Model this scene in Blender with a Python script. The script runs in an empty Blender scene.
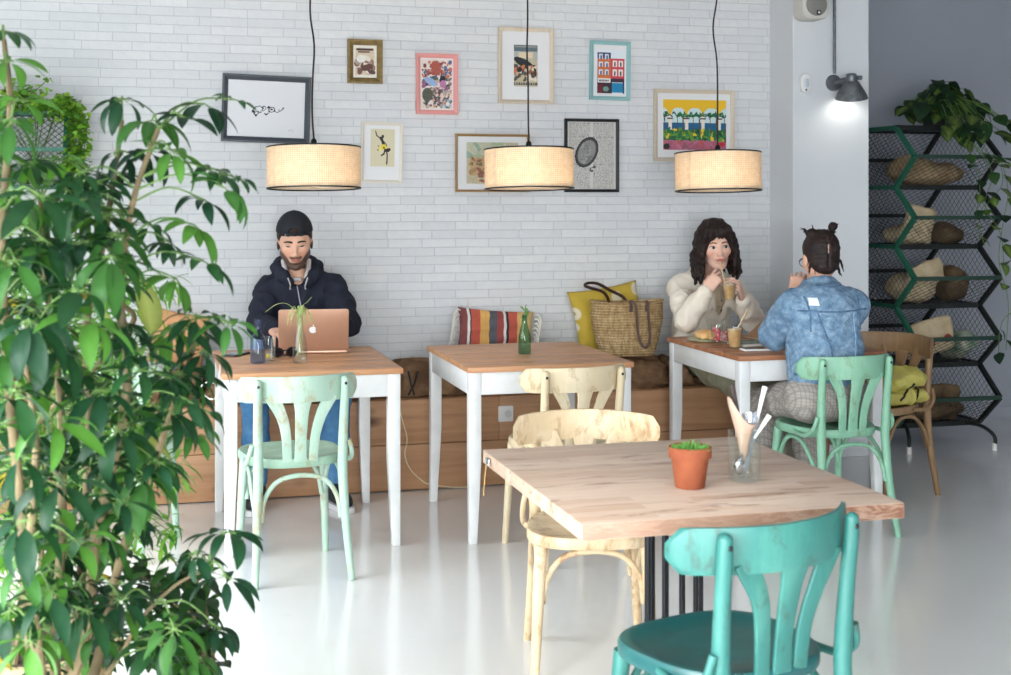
import bpy, bmesh, math, random
import numpy as np
from mathutils import Vector, Matrix
from mathutils.bvhtree import BVHTree

SC = bpy.context.scene
COL = SC.collection
PI = math.pi
R = math.radians
rnd = random.Random(7)
V = Vector

# ------------------------------------------------------------------ camera model (1011 x 675 photograph)
FPX, CXP, HOR, CAMH = 1315.0, 505.5, 197.0, 1.47
YAW = math.atan(.27)
_F = V((math.sin(YAW), math.cos(YAW), 0)); _R = V((math.cos(YAW), -math.sin(YAW), 0))


def at(u, v, y):
    """world point on the plane y that the photograph shows at pixel u, v"""
    d = _F + _R * ((u - CXP) / FPX) + V((0, 0, (HOR - v) / FPX))
    return V((0, 0, CAMH)) + d * (y / d.y)


def deep(u, v, dep):
    d = _F + _R * ((u - CXP) / FPX) + V((0, 0, (HOR - v) / FPX))
    return V((0, 0, CAMH)) + d * dep


# ------------------------------------------------------------------ objects
def tag(o, label=None, cat=None, group=None, kind=None):
    if label: o['label'] = label
    if cat: o['category'] = cat
    if group: o['group'] = group
    if kind: o['kind'] = kind
    return o


def root(name, loc, label, cat, group=None, rotz=0.0):
    o = bpy.data.objects.new(name, None)
    o.empty_display_size = .1
    COL.objects.link(o)
    o.location = loc
    o.rotation_euler = (0, 0, rotz)
    return tag(o, label, cat, group)


def link_mesh(name, verts, faces, mats, parent=None, smooth=True, midx=None, loc=None, auto=None):
    me = bpy.data.meshes.new(name)
    me.from_pydata([tuple(v) for v in verts], [], [tuple(f) for f in faces])
    if not isinstance(mats, (list, tuple)): mats = [mats]
    for m in mats: me.materials.append(m)
    if midx is not None:
        me.polygons.foreach_set('material_index', np.asarray(midx, dtype=np.int32))
    me.polygons.foreach_set('use_smooth', np.full(len(me.polygons), bool(smooth)))
    me.validate(); me.update()
    o = bpy.data.objects.new(name, me)
    COL.objects.link(o)
    if parent is not None: o.parent = parent
    if loc is not None: o.location = loc
    if auto: sharp(me, auto)
    return o


def sharp(me, deg):
    bm = bmesh.new(); bm.from_mesh(me)
    for e in bm.edges:
        if len(e.link_faces) == 2:
            try:
                if e.calc_face_angle() > R(deg): e.smooth = False
            except ValueError: pass
    bm.to_mesh(me); bm.free()


def copy_tree(o, parent=None):
    c = o.copy(); COL.objects.link(c)
    if parent is not None: c.parent = parent
    for ch in list(o.children): copy_tree(ch, c)
    return c


def vcol(o, cols, name='Col'):
    """colour attribute, one linear rgb per vertex"""
    a = o.data.color_attributes.new(name, 'FLOAT_COLOR', 'POINT')
    arr = np.ones((len(o.data.vertices), 4), dtype=np.float32)
    arr[:, :3] = cols
    a.data.foreach_set('color', arr.ravel())


def fcol(o, cols, name='Col'):
    """colour attribute, one linear rgb per face"""
    a = o.data.color_attributes.new(name, 'FLOAT_COLOR', 'CORNER')
    tot = np.array([p.loop_total for p in o.data.polygons])
    arr = np.ones((tot.sum(), 4), dtype=np.float32)
    arr[:, :3] = np.repeat(np.asarray(cols, dtype=np.float32), tot, axis=0)
    a.data.foreach_set('color', arr.ravel())


def smooth_path(pts, n=6):
    """Catmull-Rom through the points"""
    P = [V(p) for p in pts]
    if len(P) < 3:
        return [P[0].lerp(P[-1], i / n) for i in range(n + 1)]
    out = []
    for i in range(len(P) - 1):
        a = P[i - 1] if i else P[0] * 2 - P[1]
        b, c = P[i], P[i + 1]
        d = P[i + 2] if i + 2 < len(P) else P[-1] * 2 - P[-2]
        for k in range(n):
            t = k / n
            out.append(.5 * ((2 * b) + (c - a) * t + (2 * a - 5 * b + 4 * c - d) * t * t + (3 * b - a - 3 * c + d) * t ** 3))
    out.append(P[-1])
    return out


class MB:
    """collects shapes into one mesh"""
    def __init__(s):
        s.v, s.f, s.m, s.c = [], [], [], []
        s.mi = 0

    def _add(s, vs, fs):
        b = len(s.v); s.v += [V(p) for p in vs]
        s.f += [tuple(i + b for i in f) for f in fs]
        s.m += [s.mi] * len(fs)

    def box(s, c, d, rot=None, taper=1.0):
        c = V(c); h = V(d) / 2
        vs = []
        for z in (-1, 1):
            k = taper if z < 0 else 1.0
            for x, y in ((-1, -1), (1, -1), (1, 1), (-1, 1)):
                p = V((x * h.x * k, y * h.y * k, z * h.z))
                if rot is not None: p = rot @ p
                vs.append(c + p)
        s._add(vs, [(3, 2, 1, 0), (4, 5, 6, 7), (0, 1, 5, 4), (1, 2, 6, 5), (2, 3, 7, 6), (3, 0, 4, 7)])
        return s

    def tube(s, pts, r, n=10, cap=True, up=None, sec=None):
        """sweep of a circle (or of section sec: list of (a, b)) along pts, r number or list"""
        P = [V(p) for p in pts]
        m = len(P)
        rs = r if isinstance(r, (list, tuple)) else [r] * m
        if len(rs) != m:
            rs = [float(np.interp(i / (m - 1), np.linspace(0, 1, len(rs)), rs)) for i in range(m)]
        T = []
        for i in range(m):
            t = (P[min(i + 1, m - 1)] - P[max(i - 1, 0)])
            T.append(t.normalized() if t.length > 1e-9 else V((0, 0, 1)))
        u = V(up) if up is not None else (V((0, 0, 1)) if abs(T[0].z) < .9 else V((0, 1, 0)))
        u = (u - T[0] * u.dot(T[0])).normalized()
        sec = sec or [(math.cos(2 * PI * k / n), math.sin(2 * PI * k / n)) for k in range(n)]
        n = len(sec)
        vs = []
        for i in range(m):
            if i or True:
                u2 = u - T[i] * u.dot(T[i])
                u = u2.normalized() if u2.length > 1e-6 else u
            w = T[i].cross(u)
            for a, b in sec: vs.append(P[i] + (u * a + w * b) * rs[i])
        fs = []
        for i in range(m - 1):
            for k in range(n):
                k2 = (k + 1) % n
                fs.append((i * n + k, i * n + k2, (i + 1) * n + k2, (i + 1) * n + k))
        if cap:
            fs.append(tuple(range(n - 1, -1, -1)))
            fs.append(tuple((m - 1) * n + k for k in range(n)))
        s._add(vs, fs)
        return s

    def lathe(s, prof, c=(0, 0, 0), n=24, cap=True, sx=1.0, sy=1.0, rot=None):
        """prof: (radius, z) from bottom to top"""
        c = V(c); vs, fs = [], []
        m = len(prof)
        for r, z in prof:
            for k in range(n):
                a = 2 * PI * k / n
                p = V((math.cos(a) * r * sx, math.sin(a) * r * sy, z))
                if rot is not None: p = rot @ p
                vs.append(c + p)
        for i in range(m - 1):
            for k in range(n):
                k2 = (k + 1) % n
                fs.append((i * n + k, i * n + k2, (i + 1) * n + k2, (i + 1) * n + k))
        if cap:
            fs.append(tuple(range(n - 1, -1, -1)))
            fs.append(tuple((m - 1) * n + k for k in range(n)))
        s._add(vs, fs)
        return s

    def prism(s, poly, z0, z1, M=None):
        """polygon (x, y) extruded z0..z1, then moved by M"""
        n = len(poly)
        vs = [V((x, y, z0)) for x, y in poly] + [V((x, y, z1)) for x, y in poly]
        if M is not None: vs = [M @ v for v in vs]
        fs = [tuple(range(n - 1, -1, -1)), tuple(range(n, 2 * n))]
        fs += [(k, (k + 1) % n, n + (k + 1) % n, n + k) for k in range(n)]
        s._add(vs, fs)
        return s

    def sphere(s, c, r, n=14, m=8):
        c = V(c); r = V(r) if not isinstance(r, (int, float)) else V((r, r, r))
        vs, fs = [], []
        for i in range(m + 1):
            th = PI * i / m
            for k in range(n):
                a = 2 * PI * k / n
                vs.append(c + V((math.sin(th) * math.cos(a) * r.x, math.sin(th) * math.sin(a) * r.y, math.cos(th) * r.z)))
        for i in range(m):
            for k in range(n):
                k2 = (k + 1) % n
                fs.append((i * n + k, (i + 1) * n + k, (i + 1) * n + k2, i * n + k2))
        s._add(vs, fs)
        return s

    def build(s, name, mats, parent=None, smooth=True, bevel=0, seg=2, loc=None, auto=40):
        o = link_mesh(name, s.v, s.f, mats, parent, smooth, s.m if isinstance(mats, (list, tuple)) else None, loc, auto if smooth and not bevel else None)
        if bevel:
            b = o.modifiers.new('edge', 'BEVEL'); b.width = bevel; b.segments = seg; b.limit_method = 'ANGLE'; b.angle_limit = R(35)
            b.harden_normals = False
        return o


def rrect(w, h, r, n=5):
    """rounded rectangle outline"""
    out = []
    for cx, cy, a0 in ((w / 2 - r, h / 2 - r, 0), (-w / 2 + r, h / 2 - r, 90), (-w / 2 + r, -h / 2 + r, 180), (w / 2 - r, -h / 2 + r, 270)):
        for k in range(n + 1):
            a = R(a0 + 90 * k / n)
            out.append((cx + r * math.cos(a), cy + r * math.sin(a)))
    return out


def frame(o, x, z):
    """rigid matrix at o with x axis along x and z axis near z"""
    x = V(x).normalized(); z = V(z); y = z.cross(x).normalized(); z = x.cross(y)
    M = Matrix((x, y, z)).transposed().to_4x4(); M.translation = V(o)
    return M


# ------------------------------------------------------------------ noise
_tab = np.random.RandomState(3).rand(4096).astype(np.float32)


def vnoise(P):
    """smooth value noise -1..1 at points (n, 3)"""
    P = np.asarray(P, dtype=np.float64)
    i = np.floor(P).astype(np.int64); f = P - i
    f = f * f * (3 - 2 * f)
    out = 0
    for dx in (0, 1):
        for dy in (0, 1):
            for dz in (0, 1):
                h = ((i[:, 0] + dx) * 73856093 ^ (i[:, 1] + dy) * 19349663 ^ (i[:, 2] + dz) * 83492791) & 4095
                w = (f[:, 0] if dx else 1 - f[:, 0]) * (f[:, 1] if dy else 1 - f[:, 1]) * (f[:, 2] if dz else 1 - f[:, 2])
                out = out + w * _tab[h]
    return out * 2 - 1


# ------------------------------------------------------------------ solid sculpting on a grid
class Sdf:
    def __init__(s, vox): s.vox = vox; s.p = []; s.M = Matrix.Identity(4)

    def _pt(s, a): return np.array((s.M @ V(a))[:], dtype=np.float64)

    def cone(s, a, b, r1, r2=None, k=.012, op='u', flat=None):
        a, b = s._pt(a), s._pt(b); r2 = r1 if r2 is None else r2
        sc = s.M.to_scale().x; r1, r2, k = r1 * sc, r2 * sc, k * sc
        ax = None
        if flat is not None:
            ax = np.array((s.M.to_3x3().normalized() @ V(flat[0]).normalized())[:]); q = flat[1]
        rm = max(r1, r2) * (max(1, flat[1]) if flat is not None else 1)
        lo = np.minimum(a, b) - rm; hi = np.maximum(a, b) + rm
        ab = b - a; L2 = max(ab @ ab, 1e-12)

        def fn(X, Y, Z):
            px, py, pz = X - a[0], Y - a[1], Z - a[2]
            t = np.clip((px * ab[0] + py * ab[1] + pz * ab[2]) / L2, 0, 1)
            qx, qy, qz = px - ab[0] * t, py - ab[1] * t, pz - ab[2] * t
            if ax is not None:
                c = qx * ax[0] + qy * ax[1] + qz * ax[2]; g = c * (1 / q - 1)
                qx, qy, qz = qx + ax[0] * g, qy + ax[1] * g, qz + ax[2] * g
                return (np.sqrt(qx * qx + qy * qy + qz * qz) - (r1 + (r2 - r1) * t)) * min(1, q)
            return np.sqrt(qx * qx + qy * qy + qz * qz) - (r1 + (r2 - r1) * t)
        s.p.append((fn, lo, hi, k, op)); return s

    def chain(s, pts, rs, k=.012, op='u', flat=None):
        for i in range(len(pts) - 1): s.cone(pts[i], pts[i + 1], rs[i], rs[i + 1], k, op, flat)
        return s

    def ell(s, c, r, rot=None, k=.012, op='u'):
        sc = s.M.to_scale().x; k *= sc
        c0 = s._pt(c); r = np.array(r, dtype=np.float64) * sc
        Rm = s.M.to_3x3().normalized() @ (rot.to_3x3() if rot is not None else Matrix.Identity(3))
        A = np.array(Rm)
        ext = np.sqrt(((A * r[None, :]) ** 2).sum(1))

        def fn(X, Y, Z):
            px, py, pz = X - c0[0], Y - c0[1], Z - c0[2]
            q = [A[0, i] * px + A[1, i] * py + A[2, i] * pz for i in range(3)]
            k0 = np.sqrt(sum((q[i] / r[i]) ** 2 for i in range(3)))
            k1 = np.sqrt(sum((q[i] / r[i] ** 2) ** 2 for i in range(3))) + 1e-9
            return k0 * (k0 - 1) / k1
        s.p.append((fn, c0 - ext, c0 + ext, k, op)); return s

    def box(s, c, half, rad=.01, rot=None, k=.012, op='u'):
        sc = s.M.to_scale().x; k *= sc; half = np.array(half, dtype=np.float64) * sc; rad = rad * sc
        c0 = s._pt(c); h = half - rad
        Rm = s.M.to_3x3().normalized() @ (rot.to_3x3() if rot is not None else Matrix.Identity(3))
        A = np.array(Rm)
        ext = (np.abs(A) * np.array(half)[None, :]).sum(1)

        def fn(X, Y, Z):
            px, py, pz = X - c0[0], Y - c0[1], Z - c0[2]
            q = [np.abs(A[0, i] * px + A[1, i] * py + A[2, i] * pz) - h[i] for i in range(3)]
            o = np.sqrt(sum(np.maximum(x, 0) ** 2 for x in q))
            return o + np.minimum(np.maximum(q[0], np.maximum(q[1], q[2])), 0) - rad
        s.p.append((fn, c0 - ext, c0 + ext, k, op)); return s

    def mesh(s, smooth=1, disp=None):
        v = s.vox
        U = [p for p in s.p if p[4] == 'u']
        lo = np.min([p[1] for p in U], axis=0) - 4 * v; hi = np.max([p[2] for p in U], axis=0) + 4 * v
        n = np.ceil((hi - lo) / v).astype(int) + 1
        F = np.full(n, .3, dtype=np.float32)
        ax = [lo[i] + np.arange(n[i]) * v for i in range(3)]
        for fn, a, b, k, op in s.p:
            pad = k + 3 * v
            i0 = np.clip(np.floor((a - pad - lo) / v).astype(int), 0, n - 1); i1 = np.clip(np.ceil((b + pad - lo) / v).astype(int) + 1, 1, n)
            if (i1 <= i0).any(): continue
            sl = tuple(slice(i0[i], i1[i]) for i in range(3))
            d = fn(ax[0][sl[0]][:, None, None], ax[1][sl[1]][None, :, None], ax[2][sl[2]][None, None, :])
            G = F[sl]
            if op == 's':
                d = -d
                h = np.clip(.5 - .5 * (d - G) / k, 0, 1); F[sl] = d + (G - d) * h + k * h * (1 - h)
            elif op == 'i':
                H = np.full(n, .3, dtype=np.float32); H[sl] = d
                F = np.maximum(F, H)
            else:
                h = np.clip(.5 + .5 * (d - G) / k, 0, 1); F[sl] = d + (G - d) * h - k * h * (1 - h)
        S = F < 0
        cnt = np.zeros(n - 1, dtype=np.uint8)
        for dx in (0, 1):
            for dy in (0, 1):
                for dz in (0, 1):
                    cnt += S[dx:n[0] - 1 + dx, dy:n[1] - 1 + dy, dz:n[2] - 1 + dz]
        act = (cnt > 0) & (cnt < 8)
        I = np.stack(np.nonzero(act), 1)
        idx = np.full(n - 1, -1, dtype=np.int64); idx[act] = np.arange(len(I))
        acc = np.zeros((len(I), 3)); c = np.zeros(len(I))
        for o in ((0, 0, 0), (0, 1, 0), (0, 0, 1), (0, 1, 1)):
            for axis in range(3):
                o1 = np.roll(np.array(o), axis); o2 = o1.copy(); o2[axis] = 1
                f1 = F[I[:, 0] + o1[0], I[:, 1] + o1[1], I[:, 2] + o1[2]]; f2 = F[I[:, 0] + o2[0], I[:, 1] + o2[1], I[:, 2] + o2[2]]
                m = (f1 < 0) != (f2 < 0)
                t = f1[m] / (f1[m] - f2[m])
                acc[m] += o1 + t[:, None] * (o2 - o1); c[m] += 1
        P = (I + acc / c[:, None]) * v + lo
        faces = []
        for axis in range(3):
            a1, a2 = (axis + 1) % 3, (axis + 2) % 3
            A = [slice(1, -1)] * 3; B = [slice(1, -1)] * 3
            A[axis] = slice(0, -1); B[axis] = slice(1, None)
            sa, sb = S[tuple(A)], S[tuple(B)]
            e = np.stack(np.nonzero(sa != sb), 1)
            if not len(e): continue
            flip = sb[tuple(e.T)]
            e = e + np.array([0 if i == axis else 1 for i in range(3)])
            d1 = np.zeros(3, int); d1[a1] = 1; d2 = np.zeros(3, int); d2[a2] = 1
            q = [idx[tuple((e - d1 - d2).T)], idx[tuple((e - d2).T)], idx[tuple(e.T)], idx[tuple((e - d1).T)]]
            q = np.stack(q, 1)
            q[flip] = q[flip][:, ::-1]
            faces.append(q)
        Fc = np.concatenate(faces)
        Fc = Fc[(Fc >= 0).all(1)]
        P = relax(P, Fc, smooth)
        if disp is not None:
            P = P + normals(P, Fc) * disp(P)[:, None]
        return P, Fc


def relax(P, Fc, it, w=.5):
    if not it: return P
    E = np.concatenate([Fc[:, [0, 1]], Fc[:, [1, 2]], Fc[:, [2, 3]], Fc[:, [3, 0]]])
    n = len(P); deg = np.bincount(E[:, 0], minlength=n) + np.bincount(E[:, 1], minlength=n)
    for _ in range(it):
        A = np.stack([np.bincount(E[:, 0], P[E[:, 1], i], n) + np.bincount(E[:, 1], P[E[:, 0], i], n) for i in range(3)], 1) / np.maximum(deg, 1)[:, None]
        P = P * (1 - w) + A * w
    return P


def normals(P, Fc):
    N = np.cross(P[Fc[:, 2]] - P[Fc[:, 0]], P[Fc[:, 3]] - P[Fc[:, 1]])
    out = np.zeros_like(P)
    for k in range(4):
        for i in range(3): out[:, i] += np.bincount(Fc[:, k], N[:, i], len(P))
    return out / (np.linalg.norm(out, axis=1)[:, None] + 1e-12)


def sculpt(name, S, mat, parent=None, smooth=1, disp=None, base=None):
    """mesh an Sdf built in world coordinates; its origin is base, or its parent's place"""
    P, Fc = S.mesh(smooth, disp)
    o = V(base) if base is not None else (world_of(parent) if parent is not None else V((0, 0, 0)))
    ob = link_mesh(name, P - np.array(o[:]), Fc, mat, parent)
    if parent is None: ob.location = o
    ob_bvh[ob.name] = (P, Fc)
    return ob


ob_bvh = {}


def world_of(o):
    p = V(o.location)
    while o.parent is not None:
        o = o.parent; p = p + V(o.location)
    return p


def bvh_of(ob):
    P, Fc = ob_bvh[ob.name]
    return BVHTree.FromPolygons([tuple(p) for p in P], [tuple(f) for f in Fc])


# ------------------------------------------------------------------ materials
def C(r, g=None, b=None):
    if g is None: g = b = r
    f = lambda x: (x / 255 / 12.92) if x / 255 <= .04045 else ((x / 255 + .055) / 1.055) ** 2.4
    return (f(r), f(g), f(b))


class NT:
    def __init__(s, name):
        s.m = bpy.data.materials.new(name); s.m.use_nodes = True
        s.t = s.m.node_tree; s.b = s.t.nodes['Principled BSDF']; s.out = s.t.nodes['Material Output']
        s.tc = None

    def n(s, t, **kw):
        nd = s.t.nodes.new(t)
        for k, v in kw.items():
            if k in nd.inputs: nd.inputs[k].default_value = v
            else: setattr(nd, k, v)
        return nd

    def l(s, a, b): s.t.links.new(a, b)

    def co(s, scale=(1, 1, 1), rot=(0, 0, 0)):
        if s.tc is None: s.tc = s.n('ShaderNodeTexCoord')
        mp = s.n('ShaderNodeMapping')
        mp.inputs['Scale'].default_value = scale; mp.inputs['Rotation'].default_value = rot
        s.l(s.tc.outputs['Object'], mp.inputs['Vector'])
        return mp.outputs['Vector']

    def noise(s, scale=5, detail=3, rough=.5, vec=None, dist=0):
        nd = s.n('ShaderNodeTexNoise'); nd.inputs['Scale'].default_value = scale; nd.inputs['Detail'].default_value = detail
        nd.inputs['Roughness'].default_value = rough; nd.inputs['Distortion'].default_value = dist
        s.l(vec if vec is not None else s.co(), nd.inputs['Vector'])
        return nd.outputs['Fac']

    def ramp(s, fac, stops):
        nd = s.n('ShaderNodeValToRGB'); e = nd.color_ramp.elements
        while len(e) < len(stops): e.new(.5)
        for x, (p, c) in zip(e, stops):
            x.position = p; x.color = (*c, 1) if not isinstance(c, (int, float)) else (c, c, c, 1)
        s.l(fac, nd.inputs['Fac'])
        return nd.outputs['Color']

    def mix(s, fac, a, b, mode='MIX'):
        nd = s.n('ShaderNodeMix'); nd.data_type = 'RGBA'; nd.blend_type = mode
        for val, i in ((fac, 0), (a, 6), (b, 7)):
            if isinstance(val, (int, float)): nd.inputs[i].default_value = val
            elif isinstance(val, tuple): nd.inputs[i].default_value = (*val, 1)
            else: s.l(val, nd.inputs[i])
        return nd.outputs[2]

    def col(s, x):
        if isinstance(x, tuple): s.b.inputs['Base Color'].default_value = (*x, 1)
        else: s.l(x, s.b.inputs['Base Color'])
        return s

    def set(s, **kw):
        for k, v in kw.items():
            i = s.b.inputs[k.replace('_', ' ')]
            if hasattr(v, 'is_output'): s.l(v, i)
            else: i.default_value = v
        return s

    def bump(s, h, strength=.3, dist=.01):
        nd = s.n('ShaderNodeBump'); nd.inputs['Strength'].default_value = strength; nd.inputs['Distance'].default_value = dist
        s.l(h, nd.inputs['Height'])
        s.l(nd.outputs['Normal'], s.b.inputs['Normal'])
        return s


def plain(name, col, rough=.5, metal=0.0, var=None, bump=None, spec=.5, **kw):
    t = NT(name)
    t.set(Roughness=rough, Metallic=metal)
    t.b.inputs['Specular IOR Level'].default_value = spec
    if var:
        c2, sc = var[0], var[1]
        t.col(t.ramp(t.noise(sc, 4, .6), [(.35, col), (.65, c2)]))
    else: t.col(col)
    if bump: t.bump(t.noise(bump[0], 3, .6), bump[1], bump[2] if len(bump) > 2 else .01)
    for k, v in kw.items(): t.set(**{k: v})
    return t.m


def attr_mat(name, rough=.6, bump=None, spec=.4, **kw):
    t = NT(name); a = t.n('ShaderNodeVertexColor'); a.layer_name = 'Col'
    t.col(a.outputs['Color']); t.set(Roughness=rough); t.b.inputs['Specular IOR Level'].default_value = spec
    if bump: t.bump(t.noise(bump[0], 3, .6), bump[1], bump[2] if len(bump) > 2 else .01)
    for k, v in kw.items(): t.set(**{k: v})
    return t.m


def wood(name, a, b, c, axis=0, grain=18.0, rough=.5, bump=.15, knots=False):
    """grain runs along the axis"""
    t = NT(name)
    sc = [grain] * 3; sc[axis] = grain * .07
    v = t.co(tuple(sc))
    n1 = t.noise(1.0, 6, .65, v, 1.2)
    sc2 = [2.2] * 3; sc2[axis] = .5
    n2 = t.noise(1.0, 2, .5, t.co(tuple(sc2)))
    col = t.ramp(n1, [(.3, a), (.52, b), (.72, c)])
    col = t.mix(t.ramp(n2, [(.35, 0.0), (.65, .45)]), col, a)
    if knots:
        vo = t.n('ShaderNodeTexVoronoi'); sk = [5.0] * 3; sk[axis] = 2.4
        t.l(t.co(tuple(sk)), vo.inputs['Vector'])
        vo.inputs['Scale'].default_value = 1.0
        k = t.ramp(vo.outputs['Distance'], [(.1, 1.0), (.2, 0.0)])
        col = t.mix(k, col, tuple(x * .35 for x in a))
    t.col(col); t.set(Roughness=rough)
    t.bump(n1, bump, .004)
    return t.m


def paint(name, base, light, wear, rough=.42, amt=.62, wscale=9.0):
    """brushed, worn furniture paint"""
    t = NT(name)
    n1 = t.noise(wscale, 5, .62, t.co((1, 1, .35)), .6)
    col = t.ramp(n1, [(.3, light), (.5, base), (.62, base)])
    n2 = t.noise(wscale * 1.7, 6, .7, t.co((1, 1, .5)), .4)
    col = t.mix(t.ramp(n2, [(amt - .06, 0.0), (amt + .08, .85)]), col, wear)
    t.col(col); t.set(Roughness=rough)
    t.bump(n2, .12, .004)
    return t.m


def glass_mat(name, col=(1, 1, 1), rough=.02, ior=1.45):
    """thin clear wall: tinted see-through plus a fresnel reflection"""
    t = NT(name)
    tr = t.n('ShaderNodeBsdfTransparent'); tr.inputs['Color'].default_value = (*col, 1)
    gl = t.n('ShaderNodeBsdfGlossy'); gl.inputs['Roughness'].default_value = rough
    lw = t.n('ShaderNodeLayerWeight'); lw.inputs['Blend'].default_value = .5
    pw = t.n('ShaderNodeMath'); pw.operation = 'POWER'; pw.inputs[1].default_value = 3.2; t.l(lw.outputs['Facing'], pw.inputs[0])
    ma = t.n('ShaderNodeMath'); ma.operation = 'MULTIPLY_ADD'; ma.inputs[1].default_value = .55; ma.inputs[2].default_value = .03; t.l(pw.outputs[0], ma.inputs[0])
    mx = t.n('ShaderNodeMixShader'); t.l(ma.outputs[0], mx.inputs[0]); t.l(tr.outputs[0], mx.inputs[1]); t.l(gl.outputs[0], mx.inputs[2])
    t.l(mx.outputs[0], t.out.inputs['Surface'])
    return t.m


def emit_mat(name, col, strength):
    t = NT(name); t.col(col); t.b.inputs['Emission Color'].default_value = (*col, 1); t.b.inputs['Emission Strength'].default_value = strength
    return t.m
# ================================================================== palette


def floor_mat():
    t = NT('painted_concrete')
    n1 = t.noise(.9, 4, .6); n2 = t.noise(14, 4, .6)
    c = t.ramp(n1, [(.3, C(226, 226, 223)), (.7, C(234, 233, 231))])
    c = t.mix(t.ramp(n2, [(.66, 0.0), (.8, .18)]), c, C(178, 174, 168))
    t.col(c)
    t.set(Roughness=t.ramp(t.noise(2.5, 4, .6), [(.3, .12), (.7, .22)]))
    t.b.inputs['Specular IOR Level'].default_value = .5
    t.b.inputs['Coat Weight'].default_value = .5; t.b.inputs['Coat Roughness'].default_value = .12
    t.bump(n1, .02, .01)
    return t.m


def brick_mat():
    t = NT('white_painted_brick')
    tc = t.n('ShaderNodeTexCoord'); sp = t.n('ShaderNodeSeparateXYZ'); cb = t.n('ShaderNodeCombineXYZ')
    t.l(tc.outputs['Object'], sp.inputs[0])
    # slight waviness of the courses
    nz = t.n('ShaderNodeTexNoise'); nz.inputs['Scale'].default_value = 6.0; nz.inputs['Detail'].default_value = 2.0
    t.l(tc.outputs['Object'], nz.inputs['Vector'])
    m1 = t.n('ShaderNodeMath'); m1.operation = 'MULTIPLY_ADD'; m1.inputs[1].default_value = .006
    t.l(nz.outputs['Fac'], m1.inputs[0]); t.l(sp.outputs['Z'], m1.inputs[2])
    t.l(sp.outputs['X'], cb.inputs[0]); t.l(m1.outputs[0], cb.inputs[1])
    b = t.n('ShaderNodeTexBrick')
    b.offset = .37; b.offset_frequency = 2; b.squash = 1.32; b.squash_frequency = 3
    for k, v in {'Scale': 1.0, 'Mortar Size': .002, 'Mortar Smooth': .5, 'Bias': -.2, 'Brick Width': .185, 'Row Height': .0462}.items(): b.inputs[k].default_value = v
    b.inputs['Color1'].default_value = (*C(226, 227, 227), 1); b.inputs['Color2'].default_value = (*C(216, 218, 219), 1)
    b.inputs['Mortar'].default_value = (*C(194, 197, 203), 1)
    t.l(cb.outputs[0], b.inputs['Vector'])
    n1 = t.noise(26, 5, .65); n2 = t.noise(2.3, 3, .5)
    c = t.mix(t.ramp(n1, [(.35, .0), (.75, .3)]), b.outputs['Color'], C(205, 207, 211))
    t.col(c); t.set(Roughness=.62); t.b.inputs['Specular IOR Level'].default_value = .35
    inv = t.n('ShaderNodeMath'); inv.operation = 'MULTIPLY_ADD'; inv.inputs[1].default_value = -1.0; inv.inputs[2].default_value = 1.0
    t.l(b.outputs['Fac'], inv.inputs[0])
    h = t.n('ShaderNodeMath'); h.operation = 'MULTIPLY_ADD'; h.inputs[1].default_value = 1.2
    t.l(n1, h.inputs[0]); t.l(inv.outputs[0], h.inputs[2])
    t.bump(h.outputs[0], .55, .007)
    return t.m


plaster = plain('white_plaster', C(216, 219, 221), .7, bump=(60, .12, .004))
plaster_shaded = plain('shaded_recess_plaster', C(164, 167, 175), .75, bump=(50, .1, .004))  # plaster darkened in colour for the shade in the recess and at right
ceil_mat = plain('ceiling_paint', C(168, 168, 170), .8)
white_paint = plain('white_furniture_paint', C(226, 227, 227), .45, var=(C(214, 214, 212), 6), bump=(30, .05, .003))
black_metal = plain('black_metal', C(28, 29, 32), .4, 0.6)
dark_plastic = plain('black_plastic', C(20, 20, 22), .35)
white_plastic = plain('white_plastic', C(232, 232, 230), .4)
chrome = plain('steel', C(190, 190, 190), .2, 1.0)
black_cord = plain('black_cord', C(22, 20, 20), .6)

XC, YW = 3.462, 6.95          # corner of the brick wall and the pillar; plane of the brick wall
YP, XP = 6.667, 3.937         # front and right side of the pillar
XL, YF, XR, ZC, YR = -1.7, -2.9, 6.2, 3.15, 7.62


def structure(name, mb, mat, bevel=0):
    o = mb.build(name, mat, smooth=False, bevel=bevel)
    return tag(o, kind='structure')


structure('floor', MB().box(((XL + XR) / 2, (YF + YR) / 2, -.05), (XR - XL + .4, YR - YF + .4, .1)), floor_mat())
structure('ceiling', MB().box(((XL + XR) / 2, (YF + YR) / 2, ZC + .05), (XR - XL + .4, YR - YF + .4, .1)), ceil_mat)
structure('wall_back', MB().box(((XL + XC) / 2, YW + .1, ZC / 2), (XC - XL, .2, ZC)), brick_mat())
structure('pillar', MB().box(((XC + XP) / 2, (YP + 7.7) / 2, ZC / 2), (XP - XC, 7.7 - YP, ZC)), plaster, bevel=.006)
structure('wall_recess', MB().box(((XP + XR) / 2, YR + .1, ZC / 2), (XR - XP, .2, ZC)), plaster_shaded)
structure('baseboard_recess', MB().box(((XP + XR) / 2, YR - .007, .035), (XR - XP, .014, .07)), plaster_shaded)
structure('wall_right', MB().box((XR + .1, (YF + YR) / 2, ZC / 2), (.2, YR - YF, ZC)), plaster_shaded)


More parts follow.
